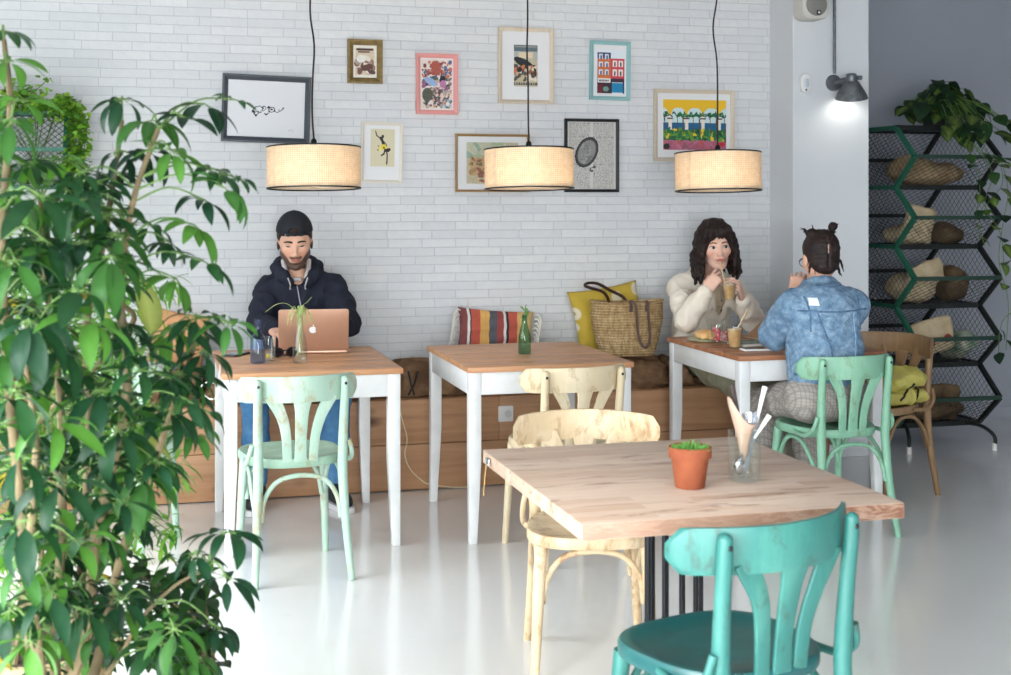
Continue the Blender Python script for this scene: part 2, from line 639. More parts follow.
def holed_wall(name, axis, pos, a0, a1, holes):
    """wall with window openings, (from, to, sill, head) each, along x or y"""
    mb = MB()

    def seg(p, q, z0, z1):
        if q - p < .01 or z1 - z0 < .01: return
        c = (p + q) / 2
        mb.box((c, pos, (z0 + z1) / 2) if axis == 'x' else (pos, c, (z0 + z1) / 2), (q - p, .2, z1 - z0) if axis == 'x' else (.2, q - p, z1 - z0))
    p = a0
    for h0, h1, s0, s1 in holes:
        seg(p, h0, 0, ZC); seg(h0, h1, 0, s0); seg(h0, h1, s1, ZC); p = h1
    seg(p, a1, 0, ZC)
    structure(name, mb, plaster)
    for h0, h1, s0, s1 in holes:
        f = MB()
        for c in (h0 + .03, (h0 + h1) / 2, h1 - .03):
            f.box((c, pos, (s0 + s1) / 2) if axis == 'x' else (pos, c, (s0 + s1) / 2), (.06, .08, s1 - s0) if axis == 'x' else (.08, .06, s1 - s0))
        for z in (s0 + .03, s1 - .03):
            f.box(((h0 + h1) / 2, pos, z) if axis == 'x' else (pos, (h0 + h1) / 2, z), (h1 - h0, .08, .06) if axis == 'x' else (.08, h1 - h0, .06))
        global NWIN
        NWIN += 1
        structure('window_%d' % NWIN, f, white_paint)


NWIN = 0
WL = [(-1.4, 1.7, .25, 2.5), (2.0, 5.4, .25, 2.5)]
WF = [(-1.5, 1.2, .2, 2.2), (1.5, 3.4, .9, 2.2)]
holed_wall('wall_left', 'y', XL - .1, YF, YW, WL)
holed_wall('wall_front', 'x', YF - .1, XL, XR, WF)

# ------------------------------------------------------------------ daylight
w = bpy.data.worlds.new('sky'); SC.world = w; w.use_nodes = True
w.node_tree.nodes['Background'].inputs['Color'].default_value = (*C(225, 236, 255), 1)
w.node_tree.nodes['Background'].inputs['Strength'].default_value = .5


def daylight(name, loc, rot, sx, sy, power, col=(.9, .96, 1.0)):
    l = bpy.data.lights.new(name, 'AREA'); l.shape = 'RECTANGLE'; l.size = sx; l.size_y = sy; l.energy = power; l.color = col
    o = bpy.data.objects.new(name, l); COL.objects.link(o); o.location = loc; o.rotation_euler = rot; l.spread = R(150)
    return o


for (a, b, s0, s1), pw in zip(WL, (420, 130)):
    daylight('window_daylight', (XL - .3, (a + b) / 2, (s0 + s1) / 2), (0, -PI / 2 + R(60), 0), s1 - s0 - .1, b - a - .1, pw)
for (a, b, s0, s1), pw in zip(WF, (170, 6)):
    daylight('window_daylight', ((a + b) / 2, YF - .3, (s0 + s1) / 2), (PI / 2 - R(28), 0, 0), b - a - .1, s1 - s0 - .1, pw, (.93, .97, 1.0))

# ------------------------------------------------------------------ camera
cam = bpy.data.cameras.new('camera'); cam.sensor_width = 36.0; cam.sensor_fit = 'HORIZONTAL'
cam.lens = FPX * 36 / 1011
cam.shift_y = -(337.5 - HOR) / 1011; cam.shift_x = 0.0
cam.dof.use_dof = True; cam.dof.focus_distance = 5.6; cam.dof.aperture_fstop = 5.0
cam.clip_start = .05
co = bpy.data.objects.new('camera', cam); COL.objects.link(co)
co.location = (0, 0, CAMH); co.rotation_euler = (PI / 2, 0, -YAW)
SC.camera = co
SC.view_settings.view_transform = 'Standard'; SC.view_settings.look = 'None'
SC.view_settings.exposure = .66; SC.view_settings.gamma = 1.0; SC.view_settings.use_curve_mapping = False
SC.cycles.max_bounces = 8; SC.cycles.diffuse_bounces = 4; SC.cycles.transparent_max_bounces = 12
SC.cycles.use_denoising = True
SC.cycles.sample_clamp_indirect = 6.0
SC.cycles.caustics_reflective = False; SC.cycles.caustics_refractive = False

# ================================================================== bench along the brick wall
bench_wood = wood('bench_wood', C(160, 116, 82), C(186, 142, 104), C(200, 158, 120), 0, 16, .55, .2, knots=True)
BX1 = 3.45
bench = root('bench', (.6, 6.7, 0), 'long built-in bench of brown knotty wooden boards under the white brick wall', 'bench')


def plank(x0, x1, z0, z1):
    MB().box(((x0 + x1) / 2 - .6, 6.475 + .014 - 6.7, (z0 + z1) / 2), (x1 - x0 - .002, .028, z1 - z0 - .003)).build('front_plank', bench_wood, bench, bevel=.003)


plank(-1.68, .1, .232, .457); plank(.1, 1.715, .232, .457); plank(1.715, BX1, .232, .457)
plank(-1.68, -.3, .004, .232); plank(-.3, 2.2, .004, .232); plank(2.2, BX1, .004, .232)
MB().box(((-1.68 + BX1) / 2 - .6, (6.505 + 6.948) / 2 - 6.7, .443), (BX1 + 1.68, 6.946 - 6.505, .03)).build('seat_board', bench_wood, bench, bevel=.003)

o = root('power_outlet', at(505.5, 413.5, 6.474), 'white square power outlet on the front board of the bench', 'outlet')
MB().prism(rrect(.078, .08, .006), 0, .009, Matrix.Rotation(PI / 2, 4, 'X')).build('cover_plate', white_plastic, o, bevel=.0015)
MB().lathe([(.019, .0), (.019, .003), (.016, .003), (.016, .001)], (.012, -.0095, 0), 20, rot=Matrix.Rotation(PI / 2, 3, 'X')).build('socket', plain('outlet_grey', C(205, 206, 206), .4), o)

cable_mat = plain('cream_cable', C(222, 205, 168), .5)
pts = [at(397, 398, 6.465), at(401, 415, 6.466), at(407, 438, 6.468), at(405, 455, 6.468), at(411, 470, 6.466), at(424, 482, 6.462)]
pts += [V((1.36, 6.455, .03)), V((1.45, 6.458, .012)), V((1.52, 6.46, .006)), V((1.56, 6.462, .006))]
o = MB().tube(smooth_path([p - pts[0] for p in pts], 6), .0032, 6).build('cable', cable_mat, loc=pts[0])
tag(o, 'thin cream cable hanging down the bench front between the two tables', 'cable')

# ------------------------------------------------------------------ pictures on the brick wall
class Art:
    """small painter for the flat prints"""
    def __init__(s, w, h, bg):
        s.w, s.h = w, h; s.a = np.zeros((h, w, 3)); s.a[:] = bg
        s.y, s.x = np.mgrid[0:h, 0:w]; s.x = (s.x + .5) / w; s.y = (s.y + .5) / h

    def put(s, m, c):
        s.a[m] = c; return s

    def rect(s, x0, y0, x1, y1, c): return s.put((s.x >= x0) & (s.x < x1) & (s.y >= y0) & (s.y < y1), c)

    def ell(s, cx, cy, rx, ry, c, ang=0, ring=None):
        dx, dy = s.x - cx, (s.y - cy) * s.h / s.w
        ry = ry * s.h / s.w
        ca, sa = math.cos(ang), math.sin(ang)
        d = np.hypot((dx * ca + dy * sa) / rx, (-dx * sa + dy * ca) / ry)
        m = d < 1
        if ring: m &= d > ring
        return s.put(m, c)

    def line(s, pts, wd, c):
        k = s.h / s.w
        for (x0, y0), (x1, y1) in zip(pts, pts[1:]):
            ax, ay, bx, by = x0, y0 * k, x1, y1 * k
            L = max((bx - ax) ** 2 + (by - ay) ** 2, 1e-9)
            t = np.clip(((s.x - ax) * (bx - ax) + (s.y * k - ay) * (by - ay)) / L, 0, 1)
            s.put(np.hypot(s.x - ax - t * (bx - ax), s.y * k - ay - t * (by - ay)) < wd, c)
        return s

    def blot(s, seed, n, box, rx, cols):
        r = random.Random(seed)
        for _ in range(n):
            s.ell(r.uniform(box[0], box[2]), r.uniform(box[1], box[3]), r.uniform(rx * .4, rx), r.uniform(rx * .3, rx * .8), r.choice(cols), r.uniform(0, 3))
        return s

    def mottled(s, seed, amt):
        g = np.random.RandomState(seed).randn(s.h, s.w, 1) * amt
        s.a = np.clip(s.a + g, 0, 255); return s


art_mat = attr_mat('printed_paper', .5)
mat_board = plain('white_mat_board', C(232, 232, 232), .7)


def panel(name, w, h, y, art, parent, dx=0, dz=0):
    """flat print facing -y, one face for each cell of the art"""
    nx, nz = art.w, art.h
    vs = [(dx - w / 2 + w * i / nx, y, dz + h / 2 - h * j / nz) for j in range(nz + 1) for i in range(nx + 1)]
    fs = [((j + 1) * (nx + 1) + i, (j + 1) * (nx + 1) + i + 1, j * (nx + 1) + i + 1, j * (nx + 1) + i) for j in range(nz) for i in range(nx)]
    o = link_mesh(name, vs, fs, art_mat, parent, smooth=False)
    a = art.a.reshape(-1, 3) / 255
    fcol(o, np.where(a <= .04045, a / 12.92, ((a + .055) / 1.055) ** 2.4))
    return o


def picture(x0, x1, z0, z1, fw, fmat, label, art, print_box=None, board=None, tilt=0.0, fd=.022):
    """framed picture hung flat on the brick wall; print_box = (w, h, dx, dz) of the print"""
    W, H = x1 - x0, z1 - z0
    rt = root('framed_picture', ((x0 + x1) / 2, YW - .0035, (z0 + z1) / 2), label, 'picture', 'framed pictures on the brick wall')
    rt.rotation_euler = (0, tilt, 0)
    f = MB()
    # mitred frame with a stepped profile
    prof = [(0, -.002), (0, -fd), (fw * .35, -fd), (fw * .7, -fd * .8), (fw, -fd * .62), (fw, -.002)]
    vs, fs = [], []
    for sx, sz in ((-1, -1), (1, -1), (1, 1), (-1, 1)):
        for a, y in prof: vs.append((sx * (W / 2 - a), y, sz * (H / 2 - a)))
    n = len(prof)
    for k in range(4):
        for i in range(n):
            i2 = (i + 1) % n; k2 = (k + 1) % 4
            fs.append((k * n + i, k * n + i2, k2 * n + i2, k2 * n + i))
    f._add(vs, fs)
    f.build('frame', fmat, rt, smooth=False)
    iw, ih = W - 2 * fw + .004, H - 2 * fw + .004
    MB().box((0, -.005, 0), (iw, .006, ih)).build('mat_board', board or mat_board, rt, smooth=False)
    pw, ph, dx, dz = print_box or (iw - .002, ih - .002, 0, 0)
    panel('print', pw, ph, -.0088, art, rt, dx, dz)
    return rt


def bx(*p):
    P = [at(u, v, YW) for u, v in p]
    return (P[0].x + P[3].x) / 2, (P[1].x + P[2].x) / 2, (P[2].z + P[3].z) / 2, (P[0].z + P[1].z) / 2


grey_frame = plain('dark_grey_frame', C(62, 68, 76), .4, bump=(40, .05, .002))
a = Art(96, 72, (226, 227, 230))
k = (25, 25, 28)
# loose ink scribble across the middle of the sheet
for pts, wd in (([(.33, .52), (.36, .47), (.42, .45), (.46, .49), (.43, .56), (.37, .55), (.34, .58), (.37, .63), (.4, .57)], .006),
                ([(.47, .57), (.5, .6), (.54, .56), (.53, .5), (.56, .46), (.6, .47), (.61, .52), (.57, .55), (.53, .53)], .006),
                ([(.44, .47), (.48, .45), (.5, .49), (.46, .54)], .005), ([(.6, .53), (.65, .55), (.7, .51), (.72, .47)], .005), ([(.62, .5), (.66, .5), (.69, .53)], .004)):
    a.line(pts, wd, k)
a.ell(.33, .55, .02, .02, k).ell(.365, .62, .012, .018, k).ell(.53, .47, .022, .02, k).ell(.57, .5, .018, .014, k).ell(.72, .47, .012, .014, (70, 70, 75))
a.line([(.8, .87), (.83, .85), (.86, .88)], .004, (190, 192, 196))
x0, x1, z0, z1 = bx((222, 73), (310, 78), (310, 144), (221, 142))
picture(x0, x1, z0, z1, .03, grey_frame, 'large dark grey framed picture with a small black ink scribble on white paper', a, tilt=R(1.6))

gold_frame = plain('old_gold_frame', C(140, 116, 66), .45, .3, var=(C(112, 92, 52), 40), bump=(70, .3, .003))
a = Art(48, 60, (232, 226, 214)).rect(.1, .08, .9, .92, (214, 196, 172))
a.rect(.14, .1, .86, .17, (70, 50, 44)).rect(.2, .19, .7, .24, (120, 84, 60))
a.blot(2, 30, (.15, .4, .8, .85), .16, [(120, 80, 66), (226, 214, 196), (170, 150, 140), (86, 60, 58), (150, 120, 100)])
a.ell(.35, .42, .2, .12, (232, 228, 220)).ell(.6, .68, .25, .1, (96, 58, 52), -.3).mottled(1, 6)
x0, x1, z0, z1 = bx((347, 39.5), (382, 40), (382, 84), (347, 83.5))
picture(x0, x1, z0, z1, .031, gold_frame, 'smallest picture, old poster of brown and cream shapes in a wide gold frame', a)

pink_frame = plain('pink_frame', C(232, 158, 152), .5, bump=(60, .08, .002))
a = Art(60, 90, (228, 214, 206))
r = random.Random(11)
for _ in range(260):
    cx, cy = r.uniform(.05, .95), r.uniform(.05, .97)
    top = [(160, 90, 76), (196, 120, 100), (120, 60, 58), (226, 210, 200), (90, 110, 150)]
    low = [(70, 66, 60), (120, 110, 100), (196, 168, 150), (150, 90, 130), (228, 220, 214), (80, 90, 84)]
    a.ell(cx, cy, r.uniform(.02, .09), r.uniform(.015, .05), r.choice(top if cy < .35 else low), r.uniform(0, 3))
a.rect(.34, .06, .6, .32, (176, 86, 70)).ell(.3, .45, .22, .07, (150, 176, 214), .5).ell(.2, .72, .17, .14, (82, 84, 70)).ell(.68, .42, .09, .1, (30, 30, 44)).ell(.7, .5, .1, .08, (190, 120, 170))
a.blot(5, 40, (.4, .6, .95, .95), .06, [(226, 200, 190), (200, 150, 130), (90, 70, 80), (160, 160, 150), (140, 180, 200)])
a.ell(.85, .9, .06, .04, (236, 226, 216)).mottled(2, 8)
x0, x1, z0, z1 = bx((416, 54), (457.5, 54), (456.5, 114.5), (415, 114.5))
picture(x0, x1, z0, z1, .024, pink_frame, 'pink framed picture crowded with many small colourful figures', a, (x1 - x0 - .058, z1 - z0 - .062, 0, 0))

cream_frame = plain('cream_frame', C(226, 220, 206), .5, bump=(60, .06, .002))
a = Art(60, 84, (214, 206, 174))
k = (34, 26, 26)
a.line([(.2, .06), (.24, .17), (.36, .23), (.48, .25)], .022, k).ell(.5, .2, .055, .045, k).line([(.42, .24), (.5, .33), (.54, .42)], .055, k)
a.line([(.5, .3), (.62, .38), (.66, .44)], .02, k).ell(.56, .48, .14, .07, (226, 206, 60), .5).ell(.4, .52, .1, .05, (236, 224, 120), -.7).ell(.72, .56, .12, .05, k, -.4)
a.line([(.6, .54), (.56, .66), (.46, .7)], .03, k).line([(.66, .56), (.7, .72), (.68, .93)], .026, k)
a.blot(3, 8, (.3, .44, .6, .58), .04, [(226, 206, 60), (60, 50, 30)])
x0, x1, z0, z1 = bx((361, 122), (402.5, 123), (401, 183.5), (360, 182.5))
picture(x0, x1, z0, z1, .016, cream_frame, 'cream framed picture of a black leaping dancer in a yellow skirt', a, (.13, .2, .005, .026), tilt=R(1.0))

brass_frame = plain('brass_frame', C(170, 134, 88), .4, .3, bump=(50, .1, .002))
a = Art(64, 56, (200, 190, 160))
a.blot(8, 30, (0, 0, 1, .4), .2, [(176, 186, 150), (150, 176, 156), (196, 196, 170)])
a.rect(.06, .36, .34, .8, (196, 166, 120)).rect(.34, .4, .62, .82, (176, 130, 108)).rect(.62, .3, .96, .84, (190, 170, 130))
a.blot(9, 40, (.05, .38, .95, .95), .07, [(150, 100, 84), (206, 186, 150), (130, 120, 90), (180, 140, 100)])
for i in range(6): a.rect(.1 + .08 * i, .48, .13 + .08 * i, .56, (120, 96, 76))
a.mottled(4, 8)
x0, x1, z0, z1 = bx((455, 134), (529, 134.5), (528, 192), (454.5, 192))
picture(x0, x1, z0, z1, .013, brass_frame, 'thin gold framed faded landscape print, half behind the middle lamp', a, (.29, .225, .0, 0))

pale_wood = wood('pale_frame_wood', C(206, 190, 168), C(218, 204, 184), C(226, 214, 196), 2, 30, .5, .05)
a = Art(56, 84, (196, 186, 160))
a.rect(0, 0, 1, .16, (96, 112, 120)).rect(.04, .02, .96, .06, (150, 150, 140)).rect(0, .16, 1, .34, (180, 184, 176)).rect(.2, .18, .8, .32, (226, 206, 172))
a.ell(.42, .44, .46, .1, (36, 40, 44), .4).ell(.2, .66, .2, .1, (60, 46, 52)).ell(.3, .58, .16, .07, (150, 70, 66))
a.blot(12, 46, (.05, .5, .95, .88), .11, [(40, 42, 44), (196, 180, 150), (226, 214, 196), (150, 96, 70), (84, 80, 74), (200, 120, 70)])
a.rect(.0, .9, 1, .96, (70, 70, 66))
for i in range(9): a.rect(.06 + .1 * i, .91, .1 + .1 * i, .95, (190, 184, 166))
a.mottled(5, 8)
x0, x1, z0, z1 = bx((497, 28), (552.5, 28), (552.5, 104), (498, 104))
picture(x0, x1, z0, z1, .022, pale_wood, 'pale wood framed tall picture with a small dark poster behind the middle lamp cord', a, (.135, .228, .0, .0))

aqua_frame = plain('aqua_frame', C(142, 186, 186), .5, bump=(60, .08, .002))
a = Art(60, 90, (226, 234, 240))
a.rect(.06, .07, .52, .68, (206, 112, 62)).rect(.06, .07, .52, .2, (60, 58, 90)).rect(.52, .2, .98, .68, (208, 66, 84)).rect(.52, .66, .98, .74, (60, 44, 60)).rect(.06, .66, .52, 1, (64, 34, 44)).rect(.56, .76, .94, .98, (24, 132, 178)).rect(.52, .74, .56, 1, (30, 50, 70)).rect(.94, .74, .98, 1, (30, 50, 70))
for y in (.1, .28, .46):
    for x in (.12, .32): a.rect(x, y, x + .13, y + .12, (206, 220, 236)).rect(x + .05, y + .03, x + .1, y + .12, (60, 70, 110))
for y in (.24, .45):
    for x in (.58, .78): a.rect(x, y, x + .15, y + .15, (236, 228, 220)).rect(x + .05, y + .04, x + .11, y + .14, (50, 46, 56))
a.rect(.08, .66, .52, .76, (236, 230, 224)).ell(.36, .9, .1, .06, (110, 150, 140)).rect(.1, .8, .24, 1, (110, 30, 40))
for i in range(7): a.rect(.12 + .05 * i, .69, .15 + .05 * i, .73, (60, 60, 70))
x0, x1, z0, z1 = bx((590, 41), (629.5, 42), (628.5, 100.5), (588, 100))
picture(x0, x1, z0, z1, .021, aqua_frame, 'pale turquoise framed picture of an orange and a red house front', a, (x1 - x0 - .062, z1 - z0 - .085, .002, -.005), tilt=R(.6))

thin_black = plain('thin_black_frame', C(26, 28, 33), .35)
a = Art(96, 124, (206, 204, 198))
r = random.Random(3)
for j in range(58):
    y = .02 + j * .0168
    for cx in (.04, .53):
        x = cx
        while x < cx + .42:
            l = r.uniform(.02, .07); a.rect(x, y, min(x + l, cx + .43), y + .0085, r.choice([(150, 148, 144), (168, 166, 160), (130, 128, 126)])); x += l + .014
a.ell(.4, .45, .215, .24, (40, 40, 42), .5).ell(.4, .45, .165, .19, (140, 139, 136), .5)
a.blot(6, 90, (.3, .32, .5, .6), .03, [(120, 119, 116), (160, 158, 154), (140, 138, 135)])
a.ell(.4, .45, .19, .215, (76, 76, 78), .5, .9)
a.blot(7, 16, (.46, .66, .66, .78), .03, [(44, 44, 46), (206, 204, 198), (70, 70, 72)])
x0, x1, z0, z1 = bx((564.5, 119), (618, 119), (617.5, 192.5), (563, 192))
picture(x0, x1, z0, z1, .017, thin_black, 'thin black framed newspaper page with a dark oval mirror printed on it', a)

birch = wood('birch_frame_wood', C(204, 190, 170), C(214, 200, 180), C(222, 210, 192), 0, 30, .5, .05)
a = Art(96, 72, (238, 190, 40))
for cx in (-.03, .24, .5, .76, 1.02):
    a.ell(cx, .3, .115, .14, (206, 226, 226)).rect(cx - .115, .3, cx + .115, .8, (206, 226, 226)).rect(cx - .115, .46, cx + .115, .6, (20, 96, 140))
for cx in (.11, .37, .63, .89): a.rect(cx - .03, .3, cx + .03, .8, (236, 226, 214)).rect(cx - .045, .36, cx + .045, .39, (84, 50, 60))
a.rect(0, .6, 1, .8, (40, 110, 60)).rect(0, .8, 1, 1, (190, 106, 130))
a.blot(21, 70, (0, .58, 1, .8), .05, [(30, 100, 60), (100, 150, 50), (226, 200, 60), (20, 70, 50), (60, 140, 90)])
a.blot(22, 60, (0, .84, 1, 1), .05, [(206, 120, 140), (170, 96, 120), (196, 90, 90), (150, 96, 110)])
r = random.Random(5)
for cx in (.02, .22, .31, .47, .57, .74, .84, .97):
    for _ in range(7):
        an = r.uniform(-2.9, -.2); L = r.uniform(.06, .1)
        a.line([(cx, .34), (cx + L * math.cos(an), .34 + L * math.sin(an) * 1.1), (cx + L * 1.5 * math.cos(an), .37 + L * math.sin(an))], .009, r.choice([(30, 96, 60), (40, 120, 70), (24, 80, 64)]))
    a.line([(cx, .34), (cx + .01, .66)], .007, (96, 76, 50))
a.ell(.05, .93, .05, .06, (40, 40, 40)).ell(.92, .88, .06, .04, (200, 40, 50))
x0, x1, z0, z1 = bx((653, 89.5), (733.5, 90.5), (732.5, 161.5), (653, 161.5))
picture(x0, x1, z0, z1, .022, birch, 'pale wood framed bright picture of palms and blue sea under yellow arches', a, (.385, .285, .004, .004))

# ------------------------------------------------------------------ pendant lamps
cane = NT('woven_cane'); cane.col(cane.ramp(cane.noise(40, 3, .6), [(.35, C(216, 188, 152)), (.65, C(232, 208, 176))])); cane.set(Roughness=.5)
cane = cane.m


def translucent(name, col, mixf=.55):
    t = NT(name); t.col(col); t.set(Roughness=.8)
    tr = t.n('ShaderNodeBsdfTranslucent'); tr.inputs['Color'].default_value = (*col, 1)
    mx = t.n('ShaderNodeMixShader'); mx.inputs[0].default_value = mixf
    t.l(t.b.outputs[0], mx.inputs[1]); t.l(tr.outputs[0], mx.inputs[2]); t.l(mx.outputs[0], t.out.inputs['Surface'])
    return t.m


liner_mat = translucent('lamp_liner', C(240, 226, 204))
diff_mat = translucent('lamp_diffuser', C(240, 238, 232))
bulb_mat = emit_mat('warm_bulb', C(255, 214, 160), 4.0)
LR, LH = .207, .183


def make_lamp():
    rt = root('pendant_lamp', (0, 0, 0), '', 'lamp', 'rattan pendant lamps')
    sh = MB()
    n = 132
    for j in range(20):                                   # hoops of the weave
        z = -LH / 2 + .006 + (LH - .012) * j / 19
        rr = LR + (.0008 if j % 2 else -.0004)
        sh.lathe([(rr, z - .0018), (rr + .0012, z - .0018), (rr + .0012, z + .0018), (rr, z + .0018), (rr, z - .0018)], n=66, cap=False)
    for k in range(n):                                    # uprights of the weave
        a = 2 * PI * k / n
        sh.box(((LR + .0003) * math.cos(a), (LR + .0003) * math.sin(a), 0), (.0014, .0036, LH - .006), Matrix.Rotation(a, 3, 'Z'))
    for a in (R(205), R(20)):                             # overlapping seams
        sh.box(((LR + .0012) * math.cos(a), (LR + .0012) * math.sin(a), 0), (.0016, .02, LH - .006), Matrix.Rotation(a, 3, 'Z'))
    s = sh.build('shade', cane, rt)
    MB().lathe([(LR - .004, -LH / 2 + .004), (LR - .004, LH / 2 - .004)], n=66, cap=False).build('liner', liner_mat, s)
    for z in (-LH / 2, LH / 2):
        MB().lathe([(LR - .006, z - .003), (LR + .0035, z - .003), (LR + .0035, z + .003), (LR - .006, z + .003), (LR - .006, z - .003)], n=66, cap=False).build('rim', black_metal, rt)
    MB().lathe([(.001, -LH / 2 + .011), (LR - .007, -LH / 2 + .011), (LR - .007, -LH / 2 + .013), (.001, -LH / 2 + .013)], n=48).build('diffuser', diff_mat, rt)
    sp = MB()
    for k in range(3):
        a = 2 * PI * k / 3 + .5
        sp.tube([(.015 * math.cos(a), .015 * math.sin(a), LH / 2 + .002), ((LR - .005) * math.cos(a), (LR - .005) * math.sin(a), LH / 2 + .001)], .003, 6)
    sp.lathe([(.036, LH / 2 - .002), (.036, LH / 2 + .008), (.016, LH / 2 + .012), (.012, LH / 2 + .034), (.006, LH / 2 + .04)], n=20)
    sp.build('fitting', black_metal, rt)
    MB().lathe([(.012, .085), (.016, .07), (.013, .045)], n=16).build('lamp_holder', black_metal, rt)
    MB().sphere((0, 0, .01), (.032, .032, .04)).build('bulb', bulb_mat, rt)
    return rt


lamp0 = make_lamp()
lamps = [(706, 1.6, 'rattan drum pendant lamp hanging over the table with the laptop', .706), (0, 0, 'rattan drum pendant lamp hanging over the empty middle table', 1.707), (0, 0, 'rattan drum pendant lamp hanging over the table of the two women', 2.663)]
zb = [1.6, 1.6, 1.592]
lamp_copies = [lamp0, copy_tree(lamp0), copy_tree(lamp0)]
for i, (_, _, lab, x) in enumerate(lamps):
    o = lamp_copies[i]
    o.location = (x, 5.9, zb[i]); o['label'] = lab; o.rotation_euler = (R(-2.6), 0, 0)
    r = random.Random(i + 3)
    top = ZC - zb[i] - .005
    pts = [(0, 0, LH / 2 + .036)] + [(r.uniform(-.006, .006) * (2.2 if i != 1 else .6), r.uniform(-.006, .006), z) for z in np.linspace(LH / 2 + .16, top - .1, 9)] + [(0, 0, top)]
    MB().tube(smooth_path(pts, 5), .0042, 8).build('cord', black_cord, o)
    MB().lathe([(.045, top - .03), (.045, top)], n=20).build('ceiling_cap', black_metal, o)
    l = bpy.data.lights.new('lamp_glow', 'POINT'); l.energy = [1.9, 2.3, 2.0][i]; l.color = (1.0, .8, .56); l.shadow_soft_size = .035
    lo = bpy.data.objects.new('lamp_glow', l); COL.objects.link(lo); lo.parent = o; lo.location = (0, 0, -.045)

# ------------------------------------------------------------------ things on the pillar
gal = plain('galvanised_metal', C(122, 126, 130), .45, .7, var=(C(100, 104, 108), 30), bump=(80, .1, .002))
p = at(833, 83, YP - .001)
sc = root('wall_lamp', p, 'galvanised metal cone wall lamp, lit, on the white pillar', 'lamp')
ry = Matrix.Rotation(PI / 2, 3, 'X')
MB().lathe([(.046, 0), (.046, .012), (.04, .02), (.012, .024)], (0, 0, 0), 24, rot=ry).build('wall_plate', gal, sc)
MB().tube(smooth_path([(0, -.02, 0), (.005, -.07, .005), (.025, -.105, .012), (.045, -.115, .014)], 5), .013, 12).build('arm', gal, sc)
tl = Matrix.Rotation(R(-9), 3, 'Y') @ Matrix.Rotation(R(14), 3, 'X')
hd = V((.05, -.115, .012))
MB().lathe([(.03, -.01), (.03, .022), (.026, .03), (.01, .032)], hd, 20, rot=tl).lathe([(.012, 0), (.012, .03)], hd + V((.032, 0, .01)), 12, rot=Matrix.Rotation(PI / 2, 3, 'Y')).build('lamp_head', gal, sc)
prof = [(.03, -.005), (.042, -.018), (.058, -.045), (.075, -.074), (.086, -.098), (.09, -.108), (.086, -.106), (.072, -.074), (.055, -.045), (.039, -.02), (.02, -.012)]
MB().lathe(prof, hd, 32, cap=False, rot=tl).build('shade', gal, sc)
MB().sphere(tl @ V((0, 0, -.05)) + hd, (.026, .026, .034)).build('bulb', emit_mat('lamp_bulb', C(255, 246, 228), 7.0), sc)
l = bpy.data.lights.new('wall_lamp_glow', 'SPOT'); l.energy = .8; l.color = (1, .97, .9); l.spot_size = R(150); l.spot_blend = .6; l.shadow_soft_size = .02
lo = bpy.data.objects.new('wall_lamp_glow', l); COL.objects.link(lo); lo.parent = sc; lo.location = tl @ V((0, 0, -.09)) + hd; lo.rotation_euler = (R(10), 0, 0)

p = at(834.5, 80, YP - .013)
o = MB().tube([(0, 0, .036), (0, 0, ZC - p.z - .003)], .0085, 12).build('conduit', gal, loc=p)
tag(o, 'grey metal conduit pipe running up the pillar above the wall lamp', 'pipe')

p = at(811, -2, YP - .07)
sp = root('loudspeaker', p, 'cream wall loudspeaker with a round grille high on the pillar', 'speaker')
MB().prism([(x, y) for x, y in rrect(.165, .25, .05, 8)], -.06, .062, Matrix.Rotation(PI / 2, 4, 'X')).build('cabinet', plain('speaker_shell', C(206, 203, 196), .5), sp, bevel=.012, seg=3)
MB().lathe([(.062, .0), (.062, .006), (.058, .009), (.02, .012), (.001, .0125)], (0, -.0615, -.045), 30, rot=ry).build('grille', plain('speaker_grille', C(128, 126, 122), .6, bump=(220, .5, .003)), sp)
bd = MB().box((.008, -.0755, -.09), (.027, .004, .024)).build('badge', dark_plastic, sp, bevel=.002)
MB().box((.008, -.078, -.09), (.013, .002, .011)).build('emblem', white_plastic, bd, bevel=.002)
MB().box((0, .033, .02), (.05, .064, .06)).build('bracket', dark_plastic, sp, bevel=.004)
pts = [(.082, .01, -.02), (.1, .03, .0), (.115, .045, .05), (.125, .058, .12), (.127, .06, .3)]
MB().tube(smooth_path(pts, 5), .004, 8).build('lead', black_cord, sp)

p = at(804, 83.5, YP - .001)
ms = root('motion_sensor', p, 'small white motion sensor on the pillar beside the wall lamp', 'sensor')
MB().prism(rrect(.06, .105, .026, 6), 0, .03, Matrix.Rotation(PI / 2, 4, 'X')).build('housing', white_plastic, ms, bevel=.008, seg=3)
MB().prism(rrect(.028, .05, .012, 5), .03, .036, Matrix.Rotation(PI / 2, 4, 'X')).build('lens', plain('sensor_lens', C(196, 204, 212), .2), ms, bevel=.003)
MB().sphere((-.002, -.031, -.038), (.006, .003, .006), 10, 6).build('button', dark_plastic, ms)
# ================================================================== white tables with wooden tops
table_wood = wood('table_top_wood', C(182, 128, 88), C(202, 150, 108), C(214, 166, 126), 0, 15, .42, .1, knots=False)
table_wood2 = wood('worn_table_top_wood', C(132, 82, 56), C(164, 110, 76), C(186, 132, 96), 0, 15, .42, .14)


